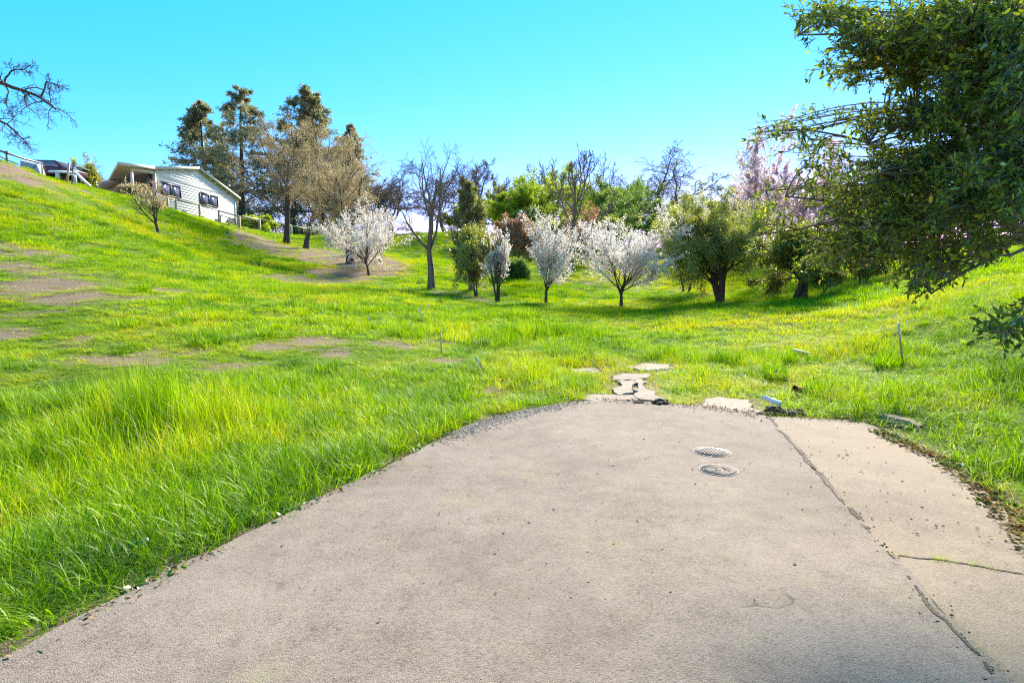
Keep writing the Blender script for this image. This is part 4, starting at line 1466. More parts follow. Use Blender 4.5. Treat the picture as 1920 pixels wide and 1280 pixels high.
tree_at('oak_tree', 'yellowish oak rising behind the pale pink blossom tree', 'tree', (1400, 540), 300, 120, broad(M['midoak'], .13, 26, 1, thin=.3, gap=.8, t0=.35, r0=.16, tone=.3), 74, 0, Y=44)
for px, row, top, w, ln, sd, lb in [(1545, 554, 490, 40, 8, 81, 'thin dark sapling right of the twin-trunked oak'), (1612, 545, 470, 50, 20, 82, 'slim leaning sapling left of the strappy grass clump')]:
    tree_at('sapling', lb, 'tree', (px, row), top, w, broad(M['midoak'], .07, 8, 2, thin=.3, gap=.4, t0=.5, r0=.05), sd, ln)
# trees up by the house and carport
tree_at('garden_tree', 'loose grey-green tree behind the carport', 'tree', (175, 355), 298, 52, broad(M['midoak'], .16, 14, 2, thin=.25, gap=.8, r0=.1, tone=.15), 91, 0, Y=56)
tree_at('garden_tree', 'reddish twiggy tree left of the white house', 'tree', (205, 360), 306, 46, broad(M['rust'], .13, 9, 2, thin=.3, gap=.8, r0=.1), 92, 0, Y=62)
tree_at('garden_shrub', 'green shrub beneath the redwoods by the fence', 'shrub', (487, 435), 408, 50, broad(M['green'], .14, 20, 4, thin=.1, gap=.8, r0=.05, t0=.1), 93, 0, Y=64)
tree_at('garden_shrub', 'dark low shrub behind the fence below the tan trees', 'shrub', (600, 448), 425, 80, broad(M['teal'], .14, 18, 5, thin=.1, gap=.8, r0=.05, t0=.1), 94, 0, Y=80)
tree_at('garden_shrub', 'cream flowered shrub under the porch', 'shrub', (268, 385), 352, 40, broad(M['tanleaf'], .1, 14, 4, thin=.2, gap=.5, r0=.04, t0=.2, tone=.25), 95, 0, Y=47.5)
tree_at('meadow_shrub', 'grey-green low shrub between the small and upright blossom trees', 'shrub', (968, 515), 487, 48, broad(M['teal'], .09, 16, 5, thin=.1, gap=.5, r0=.04, t0=.1), 96, 0, Y=38)
tree_at('burnt_shrub', 'charred leafless shrub stump on the left meadow', 'shrub', (488, 506), 478, 40, dict(BARE, r0=.05, stems=4, stemspread=.8, bark=M['bark_dark'], lev=[dict(n=4, t0=.3, a=45, l=.6, gn=.2, seg=4, rr=.6), dict(n=3, t0=.3, a=45, l=.5, gn=.2, seg=3, rr=.6)]), 97, 0)

# bare oak just outside the left edge whose limbs reach into the sky
ob = thing('bare_oak', 'leafless oak limbs reaching in from the left edge against the sky', 'tree', onground(-190, 27), bt)
OB = np.array(ob.location)
rng = np.random.default_rng(101)
DO = 26.0


def limb(pl):
    q = np.array([P(x, y, Y) for x, y, Y in pl])
    t = np.linspace(0, 1, len(q))
    tt = np.linspace(0, 1, 24)
    return np.stack([np.interp(tt, t, q[:, k]) for k in range(3)], 1)


limbs = [limb([(-190, 330, 27), (-195, 260, 27), (-170, 200, 27), (-130, 175, 26.5)]),
         limb([(-140, 180, 26.6), (-60, 150, 26), (-5, 152, 26), (10, 158, 26), (40, 170, 26), (78, 183, 25.8), (92, 194, 25.7), (112, 208, 25.5)]),
         limb([(8, 158, 26), (9, 145, 26), (20, 134, 26.1), (30, 129, 26.2), (50, 131, 26.2), (62, 124, 26.3)]),
         limb([(76, 182, 25.8), (84, 168, 25.6), (90, 152, 25.5), (105, 158, 25.5), (118, 165, 25.4)]),
         limb([(-140, 185, 26.6), (-60, 205, 25.5), (-10, 222, 25), (15, 235, 24.8), (38, 258, 24.6), (45, 262, 24.5)]),
         limb([(8, 160, 26), (14, 172, 25.8), (8, 190, 25.6), (14, 205, 25.5), (22, 215, 25.4)])]
wid = [(.32, .22), (.11, .035), (.045, .016), (.04, .012), (.08, .014), (.032, .01)]
v, f, o = [], [], 0
lv0 = dict(p=np.array(limbs[1:]) - OB, d=norm(np.gradient(np.array(limbs[1:]), axis=1)), r=np.array([np.linspace(a, b, 24) for a, b in wid[1:]]), L=np.array([6.0, 2.4, 2, 4.5, 2]))
for q, (a, b) in zip(limbs, wid):
    q = q + np.cumsum(rng.normal(0, .012, q.shape), 0)
    vv, ff = tubes((q - OB)[None], np.linspace(a, b, 24)[None], 8)
    v.append(vv)
    f.append(ff + o)
    o += len(vv)
mesh_np('trunk', np.concatenate(v), [np.concatenate(f)], M['bark_dark'], ob)
s = spawn(rng, lv0, 14, .4, 1, 55, 20, .2, .3, .5, .011)
l1 = grow(rng, s[0], s[1], s[2], s[3], s[3] * .4, 6, .3, (0, 0, -.01))
s = spawn(rng, l1, 6, .2, 1, 50, 15, .5, .3, .6, .009)
l2 = grow(rng, s[0], s[1], s[2], s[3], s[3] * .4, 4, .3, (0, 0, -.01))
s = spawn(rng, l2, 4, .2, 1, 50, 15, .5, .3, .7, .007)
l3 = grow(rng, s[0], s[1], s[2], s[3], s[3] * .5, 3, .25, (0, 0, 0))
v, f, o = [], [], 0
for b in (l1, l2, l3):
    vv, ff = tubes(b['p'], b['r'], 3)
    v.append(vv)
    f.append(ff + o)
    o += len(vv)
mesh_np('crown', np.concatenate(v), [np.concatenate(f)], M['bark_dark'], ob)

# ------------------------------------------------------------------ the live oak overhanging from the right
rng = np.random.default_rng(202)
ok = thing('live_oak', 'large live oak with glossy dark leaves overhanging from the right', 'tree', [8.0, 6.6, float(H(np.array([8.0]), np.array([6.6]))[0])])
OK = np.array(ok.location)
crotch = np.array([7.6, 6.3, 2.9])
trunkp = np.array([OK - [0, 0, .3], OK + [-.05, 0, .6], OK + [-.2, -.1, 1.3], crotch])
CL = [  # column, row, metres, half width px, half height px, sprays
    (1545, 25, 5.2, 65, 28, 26), (1610, 75, 5.2, 75, 48, 42), (1590, 140, 5.4, 70, 30, 24), (1680, 45, 4.8, 75, 55, 44), (1700, 130, 5.4, 60, 40, 26), (1770, 40, 4.5, 75, 55, 46), (1860, 60, 4.2, 80, 70, 60),
    (1720, 235, 4.8, 65, 50, 40), (1640, 235, 5.2, 55, 35, 24), (1790, 190, 4.4, 75, 65, 58), (1880, 190, 4.0, 80, 75, 66), (1640, 330, 5.0, 70, 55, 42), (1740, 330, 4.6, 80, 60, 56), (1850, 320, 4.0, 85, 80, 76),
    (1590, 400, 5.2, 65, 50, 32), (1680, 430, 4.6, 75, 50, 46), (1790, 430, 4.1, 75, 50, 46), (1890, 410, 3.8, 60, 45, 34), (1440, 245, 5.6, 80, 26, 9), (1520, 290, 5.5, 70, 45, 9), (1480, 370, 5.8, 70, 45, 8), (1535, 470, 5.6, 60, 45, 22), (1590, 470, 5.2, 45, 40, 26), (1420, 400, 6.2, 45, 50, 5), (1560, 330, 5.4, 60, 50, 14),
    (1620, 480, 5.0, 50, 30, 26), (1720, 505, 4.2, 32, 34, 22), (1840, 480, 3.9, 30, 14, 8), (1880, 625, 3.1, 45, 22, 9), (1930, 655, 3.1, 25, 10, 3), 
    (1960, 120, 4.2, 70, 90, 50), (1980, 300, 4.2, 70, 80, 50), (1900, 130, 5.2, 90, 120, 60), (1880, 290, 5.4, 100, 100, 60),
]
limbv, limbf, lo_ = [], [], 0
subs, subr = [], []
for ci, (px, py, Y, rx, ry, ns) in enumerate(CL):
    ns = int(ns * (1.25 if py < 560 else 1.1))
    rx, ry, Y = rx * .88, ry * 1.0, Y * .8
    if px > 1780 and 380 < py < 560:
        py -= 22
    c = P(px, py, Y)
    mid = crotch * .5 + c * .5 + np.array([0, 0, .25 + .35 * rng.normal()]) + rng.normal(0, .28, 3)
    if py > 560:
        mid = crotch * .45 + c * .55 + np.array([0, 0, .1])
    t = np.linspace(0, 1, 14)[:, None]
    q = (1 - t) ** 2 * crotch + 2 * t * (1 - t) * mid + t * t * c
    q[1:] += np.cumsum(rng.normal(0, .03 if py < 560 else .006, (13, 3)), 0)
    r_ = np.linspace(.045 if py < 560 else .02, .005, 14)
    vv, ff = tubes((q - OK)[None], r_[None], 6)
    limbv.append(vv)
    limbf.append(ff + lo_)
    lo_ += len(vv)
    g = rng.normal(size=(ns, 3))
    g = g / np.maximum(np.linalg.norm(g, axis=1, keepdims=True), .6) * rng.uniform(.35, 1.15, (ns, 1))
    tg_ = np.array([P(px + a * rx, py + b * ry, Y + dd * .45) for a, b, dd in g])
    i0 = rng.integers(8, 14, ns)
    s0 = q[i0]
    m0 = .5 * (s0 + tg_) + rng.normal(0, .06, (ns, 3)) + np.array([0, 0, .05])
    t = np.linspace(0, 1, 7)[None, :, None]
    sp = (1 - t) ** 2 * s0[:, None] + 2 * t * (1 - t) * m0[:, None] + t * t * tg_[:, None]
    subs.append(sp)
    subr.append(np.tile(np.linspace(.006, .002, 7), (ns, 1)))
subs = np.concatenate(subs)
subr = np.concatenate(subr)
tv, tf = tubes((trunkp - OK)[None], np.array([[.3, .22, .19, .15]]), 12)
limbv.append(tv)
limbf.append(tf + lo_)
mesh_np('trunk', np.concatenate(limbv), [np.concatenate(limbf)], M['bark_grey'], ok)
SB = dict(p=subs, d=norm(np.gradient(subs, axis=1)), r=subr, L=np.linalg.norm(subs[:, -1] - subs[:, 0], axis=1) + .25)
s = spawn(rng, SB, 5, .25, 1, 48, 14, .0, 0, .6, .0018)
tl = rng.uniform(.07, .18, len(s[2]))
TW = grow(rng, s[0], s[1], tl, s[3], np.full(len(tl), .0012), 4, .13, (0, 0, -.02))
v1, f1 = tubes(SB['p'] - OK, SB['r'], 4)
v2, f2 = tubes(TW['p'] - OK, TW['r'], 3)
mesh_np('branches', np.concatenate([v1, v2]), [np.concatenate([f1, f2 + len(v1)])], M['bark_grey'], ok)
p1, d1 = along(rng, TW, 9, .1, 1.0)
p2, d2 = along(rng, SB, 9, .5, 1.0)
lp, ldir = np.concatenate([p1, p2]), np.concatenate([d1, d2])
nl = len(lp)
LEAF_V = np.array([(0, 0, 0), (.5, 0, -.05), (1, 0, -.01), (.27, .19, .05), (.72, .17, .04), (.27, -.19, .05), (.72, -.17, .04)])
LEAF_F = np.array([(0, 1, 3), (1, 4, 3), (1, 2, 4), (0, 5, 1), (1, 5, 6), (1, 6, 2)])
ax = norm(ldir + .75 * rng.normal(size=(nl, 3)) + np.array([-.1, -.05, -.05]))
up_ = norm(np.array([0, -.15, 1.0]) + .7 * rng.normal(size=(nl, 3)))
sd = norm(np.cross(up_, ax))
nm = np.cross(ax, sd)
sz = .037 * rng.uniform(.55, 1.3, nl)
tone = np.clip(rng.beta(2, 2.2, nl) * .9 + .25 * (vnoise(lp[:, 0] * 1.0 + lp[:, 2], lp[:, 1] + lp[:, 2], .3, 4) - .5), 0, .93)
tone[rng.uniform(size=nl) < .012] = 1.0
# the 300 leaves that stand out most (lower hanging sprays and the left tips) are single leaves
pxy = np.stack([lp[:, 0] / lp[:, 1] * FPX + 960, 540 - (lp[:, 2] - 1.6) / lp[:, 1] * FPX], 1)
score = np.zeros(nl)
score += (pxy[:, 1] > 500) * (pxy[:, 0] > 1640) * 3 + (pxy[:, 1] > 570) * 4 + ((pxy[:, 0] < 1450) & (pxy[:, 1] < 290)) * 2 + sz * 10
score -= 50 * ((pxy[:, 0] > 1925) | (pxy[:, 1] < 0))
single = np.zeros(nl, bool)
single[np.argsort(-score)[:300]] = True
rest = np.nonzero(~single)[0]
lv_ = (lp[rest, None] + (LEAF_V[None, :, 0:1] * ax[rest, None] + LEAF_V[None, :, 1:2] * sd[rest, None] + LEAF_V[None, :, 2:3] * nm[rest, None]) * sz[rest, None, None] - OK).reshape(-1, 3)
lf_ = (np.arange(len(rest))[:, None, None] * 7 + LEAF_F[None]).reshape(-1, 3)
cr = mesh_np('crown', lv_, [lf_], M['oakleaf'], ok, attrs={'tone': np.repeat(tone[rest], 7)})
cr['kind'] = 'stuff'
lm = []
for k in range(5):
    o = mesh_np('leaf', LEAF_V, [LEAF_F], M['oakleaf'], ok, attrs={'tone': np.full(7, .15 + .17 * k)}, link=False)
    lm.append(o.data)
    bpy.data.objects.remove(o)
for i in np.nonzero(single)[0]:
    o = bpy.data.objects.new('leaf', lm[int(min(4, tone[i] * 5))])
    C.objects.link(o)
    o.parent = ok
    mx = Matrix(((ax[i, 0], sd[i, 0], nm[i, 0], 0), (ax[i, 1], sd[i, 1], nm[i, 1], 0), (ax[i, 2], sd[i, 2], nm[i, 2], 0), (0, 0, 0, 1)))
    o.rotation_euler = mx.to_euler()
    o.scale = (sz[i],) * 3
    o.location = tuple(lp[i] - OK)
print('oak leaves', nl)

# ------------------------------------------------------------------ grass: tufts instanced on points
def blades(rng, n, rad, hlo, hhi, wlo, whi, bend, seg=4, lean=.35):
    """curved tapering blades; returns verts, quads, tris, blade random"""
    a = rng.uniform(0, 6.283, n)
    rr = rad * np.sqrt(rng.uniform(0, 1, n))
    base = np.stack([np.cos(a) * rr, np.sin(a) * rr, np.full(n, -.03)], 1)
    h = rng.uniform(hlo, hhi, n)
    w = rng.uniform(wlo, whi, n)
    az = a + rng.normal(0, 1.2, n)
    out = np.stack([np.cos(az), np.sin(az), np.zeros(n)], 1)
    side = np.stack([-np.sin(az), np.cos(az), np.zeros(n)], 1)
    tw = rng.normal(0, .5, n)[:, None]
    side = norm(side + out * tw)
    th0 = np.abs(rng.normal(0, lean, n)) * .7
    th1 = th0 + np.abs(rng.normal(bend, bend * .6, n))
    p = base.copy()
    rows = []
    for k in range(seg + 1):
        t = k / seg
        ww = w * (1 - t ** 1.7) if k < seg else w * 0
        if k < seg:
            rows += [p - side * ww[:, None] * .5, p + side * ww[:, None] * .5]
        else:
            rows += [p]
        th = th0 + (th1 - th0) * (t + .5 / seg) ** 1.5
        p = p + (out * np.sin(th)[:, None] + np.array([0, 0, 1.0]) * np.cos(th)[:, None]) * (h / seg)[:, None]
    m = len(rows)
    v = np.stack(rows, 1).reshape(-1, 3)
    b = np.arange(n)[:, None] * m
    q = np.concatenate([b + np.array([[2 * k, 2 * k + 1, 2 * k + 3, 2 * k + 2]]) for k in range(seg - 1)])
    t3 = b + np.array([[2 * seg - 2, 2 * seg - 1, 2 * seg]])
    return v, q, t3, np.repeat(rng.uniform(0, 1, n), m)


rng = np.random.default_rng(303)
tufts = bpy.data.collections.new('grass_tufts')
KINDS = [  # n, radius, height range, width range, bend
    ('lush', 30, .10, .22, .46, .005, .010, 1.5, 6), ('lush', 34, .11, .18, .40, .004, .009, 1.8, 6), ('lush', 26, .09, .25, .52, .006, .012, 1.2, 6), ('lush', 30, .12, .15, .34, .004, .008, 1.5, 6),
    ('short', 34, .13, .07, .20, .003, .006, .8, 3), ('short', 34, .13, .09, .24, .003, .006, 1.0, 3), ('short', 30, .12, .05, .15, .003, .006, .8, 3),
    ('patch', 150, .45, .12, .30, .009, .016, .8, 3), ('patch', 150, .45, .10, .24, .009, .016, 1.0, 3), ('patch', 130, .40, .18, .40, .010, .018, .7, 3),
    ('dry', 12, .12, .08, .26, .002, .004, 1.2, 3),
    ('tuss', 120, .20, .18, .42, .006, .012, 1.0, 4), ('tuss', 110, .16, .22, .48, .006, .012, .8, 4), ('tuss', 130, .24, .15, .34, .006, .012, 1.2, 4)]
KID = {}
for i, (kd, n, rad, h0, h1, w0, w1, bd, sg) in enumerate(KINDS):
    v, q, t3, br = blades(rng, n, rad, h0, h1, w0, w1, bd, sg)
    o = mesh_np('grass_tuft_%02d' % i, v, [q, t3], M['grass'], attrs={'blade': br}, link=False)
    tufts.objects.link(o)
    KID.setdefault(kd, []).append(i)


def scatter(name, pts, rot, scl, pid, tone):
    me = bpy.data.meshes.new(name)
    me.vertices.add(len(pts))
    me.vertices.foreach_set('co', np.asarray(pts, np.float32).ravel())
    for nm_, ty, val in (('rot', 'FLOAT_VECTOR', rot), ('scl', 'FLOAT_VECTOR', scl), ('pid', 'INT', pid), ('tone', 'FLOAT', tone)):
        a = me.attributes.new(nm_, ty, 'POINT')
        if ty == 'FLOAT_VECTOR':
            a.data.foreach_set('vector', np.asarray(val, np.float32).ravel())
        else:
            a.data.foreach_set('value', np.asarray(val, np.int32 if ty == 'INT' else np.float32))
    o = bpy.data.objects.new(name, me)
    C.objects.link(o)
    ng = bpy.data.node_groups.new(name + '_nodes', 'GeometryNodeTree')
    ng.interface.new_socket('Geometry', in_out='INPUT', socket_type='NodeSocketGeometry')
    ng.interface.new_socket('Geometry', in_out='OUTPUT', socket_type='NodeSocketGeometry')
    gi, go = ng.nodes.new('NodeGroupInput'), ng.nodes.new('NodeGroupOutput')
    ci = ng.nodes.new('GeometryNodeCollectionInfo')
    ci.inputs['Collection'].default_value = tufts
    ci.inputs['Separate Children'].default_value = True
    ci.inputs['Reset Children'].default_value = True
    iop = ng.nodes.new('GeometryNodeInstanceOnPoints')
    iop.inputs['Pick Instance'].default_value = True
    ng.links.new(gi.outputs[0], iop.inputs['Points'])
    ng.links.new(ci.outputs[0], iop.inputs['Instance'])
    for nm_, ty, sock in (('rot', 'FLOAT_VECTOR', 'Rotation'), ('scl', 'FLOAT_VECTOR', 'Scale'), ('pid', 'INT', 'Instance Index')):
        na = ng.nodes.new('GeometryNodeInputNamedAttribute')
        na.data_type = ty
        na.inputs[0].default_value = nm_
        src = na.outputs[0]
        if sock == 'Rotation':
            er = ng.nodes.new('FunctionNodeEulerToRotation')
            ng.links.new(src, er.inputs[0])
            src = er.outputs[0]
        ng.links.new(src, iop.inputs[sock])
    ng.links.new(iop.outputs[0], go.inputs[0])
    md = o.modifiers.new('scatter', 'NODES')
    md.node_group = ng
    return o


def wedge(n, y0, y1, k=1.08):
    """points spread evenly over the ground in view between two distances"""
    y = np.sqrt(rng.uniform(y0 * y0, y1 * y1, n))
    x = rng.uniform(-k, k, n) * (y + 1.2)
    return x, y


def band(y0, y1, per_m2):
    return wedge(int(per_m2 * 1.08 * (y1 * y1 - y0 * y0 + 2.4 * (y1 - y0))), y0, y1)


def tone_at(x, y):
    t = .55 + .5 * (vnoise(x, y, 2.2, 21) - .5) + .45 * (vnoise(x, y, .7, 22) - .5) + .3 * (vnoise(x, y, 7, 23) - .5)
    t = t - .07 * np.clip((5.5 - y) / 3, 0, 1) * (x < 1)             # lush cool green close to the road on the left
    t = t + .13 * np.clip((x + 1) / 6, 0, 1) * np.clip((y - 6) / 6, 0, 1)   # fresh yellow-green in the hollow and on the right bank
    t = t + .10 * np.clip((y - 14) / 20, 0, 1)
    return t


def tall(x, y):
    """grass is knee high beside the road on the left, ankle high elsewhere and round bare spots"""
    t = np.where(y < 10, 1.0, .8)
    l_ = np.clip((.2 + .42 * (y - 3.5) - x) / 1.0, 0, 1)
    t = .58 + .47 * l_ * np.clip((13 - y) / 6.5, 0, 1)
    t = t + .45 * np.clip((vnoise(x, y, 1.6, 44) - .66) * 5, 0, 1) * (y > 5)
    for (cx, cy, rx, ry, s_) in DIRT:
        t = t * (1 - .55 * min(s_, 1) * np.exp(-(((x - cx) / (rx * 1.7)) ** 2 + ((y - cy + ry * 1.2) / (ry * 2.6)) ** 2)))
    # short round the broken slabs
    t = t * (1 - .5 * np.exp(-(((x - 2.2) / 1.6) ** 2 + ((y - 9.6) / 2.0) ** 2)))
    return t


X, Y_, KD, SC, TN = [], [], [], [], []


def put(x, y, kinds, smin, smax, dirt_keep=.86, dt=0.0):
    d = dirt(x, y)
    sd = pave_sd(x, y) if y.min() < 30 else np.full(len(x), 9.0)
    edge = .02 + .10 * vnoise(x, y, .35, 31)
    edge = edge + .20 * np.exp(-(((x - .1) / .9) ** 2 + ((y - 7.2) / 1.2) ** 2))     # gravel shoulder
    keep = (sd > edge) & (rng.uniform(size=len(x)) > d * dirt_keep)
    x, y, d, sd = x[keep], y[keep], d[keep], sd[keep]
    ids = np.array(sum([KID[k] for k in kinds], []))
    X.append(x)
    Y_.append(y)
    KD.append(rng.choice(ids, len(x)))
    hn = (.42 + 1.15 * vnoise(x, y, .9, 41) * (.45 + .95 * vnoise(x, y, 3.0, 42))) * tall(x, y)
    s = rng.uniform(smin, smax, len(x)) * hn * (1 - .5 * d) * np.clip(.45 + sd * 2.2, .45, 1)
    SC.append(np.stack([np.ones(len(x)) * (.8 + .3 * rng.uniform(size=len(x))), np.ones(len(x)), s], 1))
    TN.append(tone_at(x, y) + rng.normal(0, .09, len(x)) + dt + .28 * d + .18 * np.clip(1 - sd / .35, 0, 1))


for dn, dt_ in ((.7, -.34), (.6, -.18), (.5, .0)):
    x, y = band(6.0, 26, dn)
    k = (vnoise(x, y, 2.6, 91) > .36) & (x < 3 + .2 * y)
    put(x[k], y[k], ['tuss'], .55, 1.1, .8, dt=dt_)
    x, y = band(26, 50, dn * .4)
    put(x, y, ['tuss'], .9, 1.6, .8, dt=dt_)
x, y = band(6.0, 20, .35)
k = (x > 3)
put(x[k], y[k], ['tuss'], .8, 1.2, .8, dt=-.22)
left = lambda x, y: x < .2 + .35 * (y - 4)
x, y = band(1.7, 8.0, 85)
m = left(x, y)
put(x[m], y[m], ['lush'], .75, 1.1)
put(x[~m], y[~m], ['lush', 'short', 'short'], .7, 1.15)
x, y = band(1.7, 8.0, 40)
put(x, y, ['short'], .8, 1.3, .9)
x, y = band(8.0, 14, 55)
m = left(x, y)
put(x[m], y[m], ['lush', 'short'], .7, 1.05)
put(x[~m], y[~m], ['lush', 'short', 'short'], .7, 1.05)
x, y = band(8.0, 14, 35)
put(x, y, ['short'], .9, 1.3, .85)
x, y = band(14, 24, 26)
put(x, y, ['lush', 'short', 'short'], .7, 1.1)
x, y = band(14, 24, 6)
put(x, y, ['patch'], .7, 1.1)
x, y = band(24, 50, 7)
put(x, y, ['patch'], .8, 1.2)
x, y = band(50, 85, 3.5)
put(x, y, ['patch'], .9, 1.3)
x, y = band(3, 28, 16)
d = dirt(x, y)
k = d > .15
put(x[k], y[k], ['dry'], .7, 1.2, .3, dt=.4)
x, y = band(1.8, 14, 16)
put(x, y, ['dry'], 1.1, 1.8, .3, dt=.36)
x, y = band(14, 30, 4)
put(x, y, ['dry'], 1.3, 2.0, .3, dt=.36)
# weeds in the joint between road and concrete and in the crack
jx, jy = [], []
for a, b in zip(CONC[:4], CONC[1:5]):
    t = rng.uniform(0, 1, 26)
    jx.append(a[0] + (b[0] - a[0]) * t)
    jy.append(a[1] + (b[1] - a[1]) * t)
jx, jy = np.concatenate(jx) + .03, np.concatenate(jy)
k = vnoise(jx, jy, .45, 77) > .52
jx, jy = jx[k], jy[k]
ci_ = rng.choice(len(cl), 14)
jx, jy = np.concatenate([jx, cl[ci_, 0] + rng.normal(0, .012, 14)]), np.concatenate([jy, cl[ci_, 1]])
X.append(jx)
Y_.append(jy)
KD.append(rng.choice(KID['short'], len(jx)))
SC.append(np.tile([.22, .22, .22], (len(jx), 1)) * rng.uniform(.6, 1.3, (len(jx), 1)))
TN.append(rng.uniform(.6, .9, len(jx)))
X, Y_, KD, SC, TN = (np.concatenate(a) for a in (X, Y_, KD, SC, TN))
Z_ = H(X, Y_)
Z_[-len(jx):] = .006
ROT = np.stack([rng.normal(0, .10, len(X)), rng.normal(0, .10, len(X)), rng.uniform(0, 6.283, len(X))], 1)
grass = scatter('meadow_grass', np.stack([X, Y_, Z_], 1), ROT, SC, KD, np.clip(TN, 0, 1))
tag(grass, 'bright green spring grass covering the meadow, hill and bank', 'grass', kind='stuff')
print('grass tufts', len(X))

# darker tussocks that stand out singly
tg = 'dark tussocks in the meadow'
for i, (px, py, w, h_, tn, lb) in enumerate([
    (385, 648, .55, .48, .12, 'widest dark tussock, alone on the left meadow'), (610, 700, .35, .42, .2, 'dark tussock in front of the bare patch'), (865, 752, .5, .50, .14, 'thick dark tussock beside the left road edge'),
    (330, 608, .5, .42, .22, 'dark tussock up-left of the widest one'), (635, 582, .6, .5, .18, 'round dark tussock below the mulch bed'), (500, 632, .35, .45, .3, 'spiky tussock right of the widest one'),
    (265, 545, .5, .5, .25, 'upright tussock on the left slope foot'), (1540, 742, .42, .55, .22, 'tall green tussock beside the rusty pipe'), (1665, 690, .35, .45, .25, 'dark tussock left of the survey stake foot'),
    (1455, 712, .3, .45, .2, 'small dark tussock above the white pipe'), (240, 612, .45, .4, .3, 'low tussock on the left meadow'), (1650, 566, .9, .75, .25, 'strappy leaved clump on the right slope under the oak')]):
    g = G(px, py)
    v, q, t3, br = blades(np.random.default_rng(400 + i), 230, w * .6, h_ * .25, h_ * .9, .006 if g[1] < 9 else .011, .013 if g[1] < 9 else .022, 1.0, 5, .5)
    o = mesh_np('grass_tussock', v, [q, t3], M['grass_thing'], loc=tuple(g), attrs={'tone': tn + .08 + .4 * br})
    tag(o, lb, 'tussock', tg)

# broad-leaved weeds along the left road edge
rng = np.random.default_rng(505)


def weedrow(name, label, pts, n, size, spread, z=.02):
    pts = np.array(pts)
    seg = rng.integers(0, len(pts) - 1, n)
    t = rng.uniform(0, 1, (n, 1))
    p = pts[seg] * (1 - t) + pts[seg + 1] * t + rng.normal(0, spread, (n, 2))
    k = vnoise(p[:, 0], p[:, 1], .3, 61) > .45
    p = p[k]
    pos = np.concatenate([p, (H(p[:, 0], p[:, 1]) + z)[:, None]], 1)
    pos = np.repeat(pos, 6, 0)
    a = rng.uniform(0, 6.28, len(pos))
    d = np.stack([np.cos(a), np.sin(a), rng.uniform(.1, .9, len(pos))], 1)
    v, f, tn = leafquads(rng, pos, d, size, .6, .15, 0, .06)
    o = mesh_np(name, v, [f], M['weed'], attrs={'tone': tn}, smooth=False)
    return tag(o, label, 'weeds', kind='stuff')


weedrow('weeds', 'low broad-leaved weeds along the left road edge', ROAD[0:8], 260, .06, .05)
weedrow('weeds', 'low weeds along the concrete strip edge', CONC[12:20], 200, .05, .06)


def litterrow(name, label, mat, pts, n, size, spread, z, thr=.4, tonebias=0, aspect=.55, gap=.35):
    pts = np.array(pts)
    L = np.linalg.norm(pts[1:] - pts[:-1], axis=1)
    seg = rng.choice(len(pts) - 1, n, p=L / L.sum())
    t = rng.uniform(0, 1, (n, 1))
    p = pts[seg] * (1 - t) + pts[seg + 1] * t + rng.normal(0, spread, (n, 2))
    k = vnoise(p[:, 0], p[:, 1], gap, 71) > thr
    p = p[k]
    sd = pave_sd(p[:, 0], p[:, 1])
    zz = np.where(sd < 0, np.where(inpoly(p[:, 0], p[:, 1], ROAD), .028, .010), H(p[:, 0], p[:, 1]) + .01) + rng.uniform(0, z, len(p))
    pos = np.concatenate([p, zz[:, None]], 1)
    a = rng.uniform(0, 6.28, len(pos))
    d = np.stack([np.cos(a), np.sin(a), rng.normal(0, .15, len(pos))], 1)
    n_ = len(pos)
    s = size * rng.uniform(.5, 1.4, (n_, 1))
    d = norm(d)
    sdv_ = norm(np.cross(d, np.array([0, 0, 1.0]) + .35 * rng.normal(size=(n_, 3))))
    nr = np.cross(sdv_, d)
    nr *= np.sign(nr[:, 2:3])
    tip = pos + d * s
    m_ = pos + d * s * .5
    cu = rng.uniform(.02, .22, (n_, 1))
    v = np.stack([pos, m_ - sdv_ * s * aspect * .5 + nr * s * cu, tip, m_ + sdv_ * s * aspect * .5 + nr * s * cu], 1).reshape(-1, 3)
    kk = np.arange(n_)[:, None] * 4
    f = np.concatenate([kk + [[0, 1, 2]], kk + [[0, 2, 3]]])
    o = mesh_np(name, v, [f], mat, attrs={'tone': np.repeat(np.clip(rng.uniform(0, 1, n_) + tonebias, 0, 1), 4)}, smooth=False)
    return tag(o, label, 'leaf litter', kind='stuff')


redge = [flatpt(*p) for p in [(2010, 1090), (1930, 1012), (1870, 940), (1820, 895), (1750, 855), (1695, 832), (1655, 810)]]
litterrow('leaf_litter', 'dry brown leaves drifted along the concrete edge', M['litter'], redge, 1700, .045, .055, .025, .2)
litterrow('leaf_litter', 'dry leaves and twigs along the left road edge', M['litter'], ROAD[0:9], 700, .026, .05, .015, .42, -.1)
litterrow('leaf_litter', 'dark debris and soil crumbs along the road end', M['litter'], ROAD[9:14] + [flatpt(1500, 780), flatpt(1620, 788)], 900, .035, .12, .015, .45, -.15)
litterrow('leaf_litter', 'scattered leaf fragments on the asphalt', M['litter'], [np.array([-.5, 2.6]), np.array([.8, 5]), np.array([2.4, 4.4]), np.array([2.2, 7.6]), np.array([3.2, 7.0])], 130, .022, .7, .004, .0, -.1)
litterrow('leaf_litter', 'scattered leaf fragments on the concrete strip', M['litter'], [flatpt(1560, 830), flatpt(1700, 950), flatpt(1850, 1080)], 60, .025, .22, .004, 0, 0)


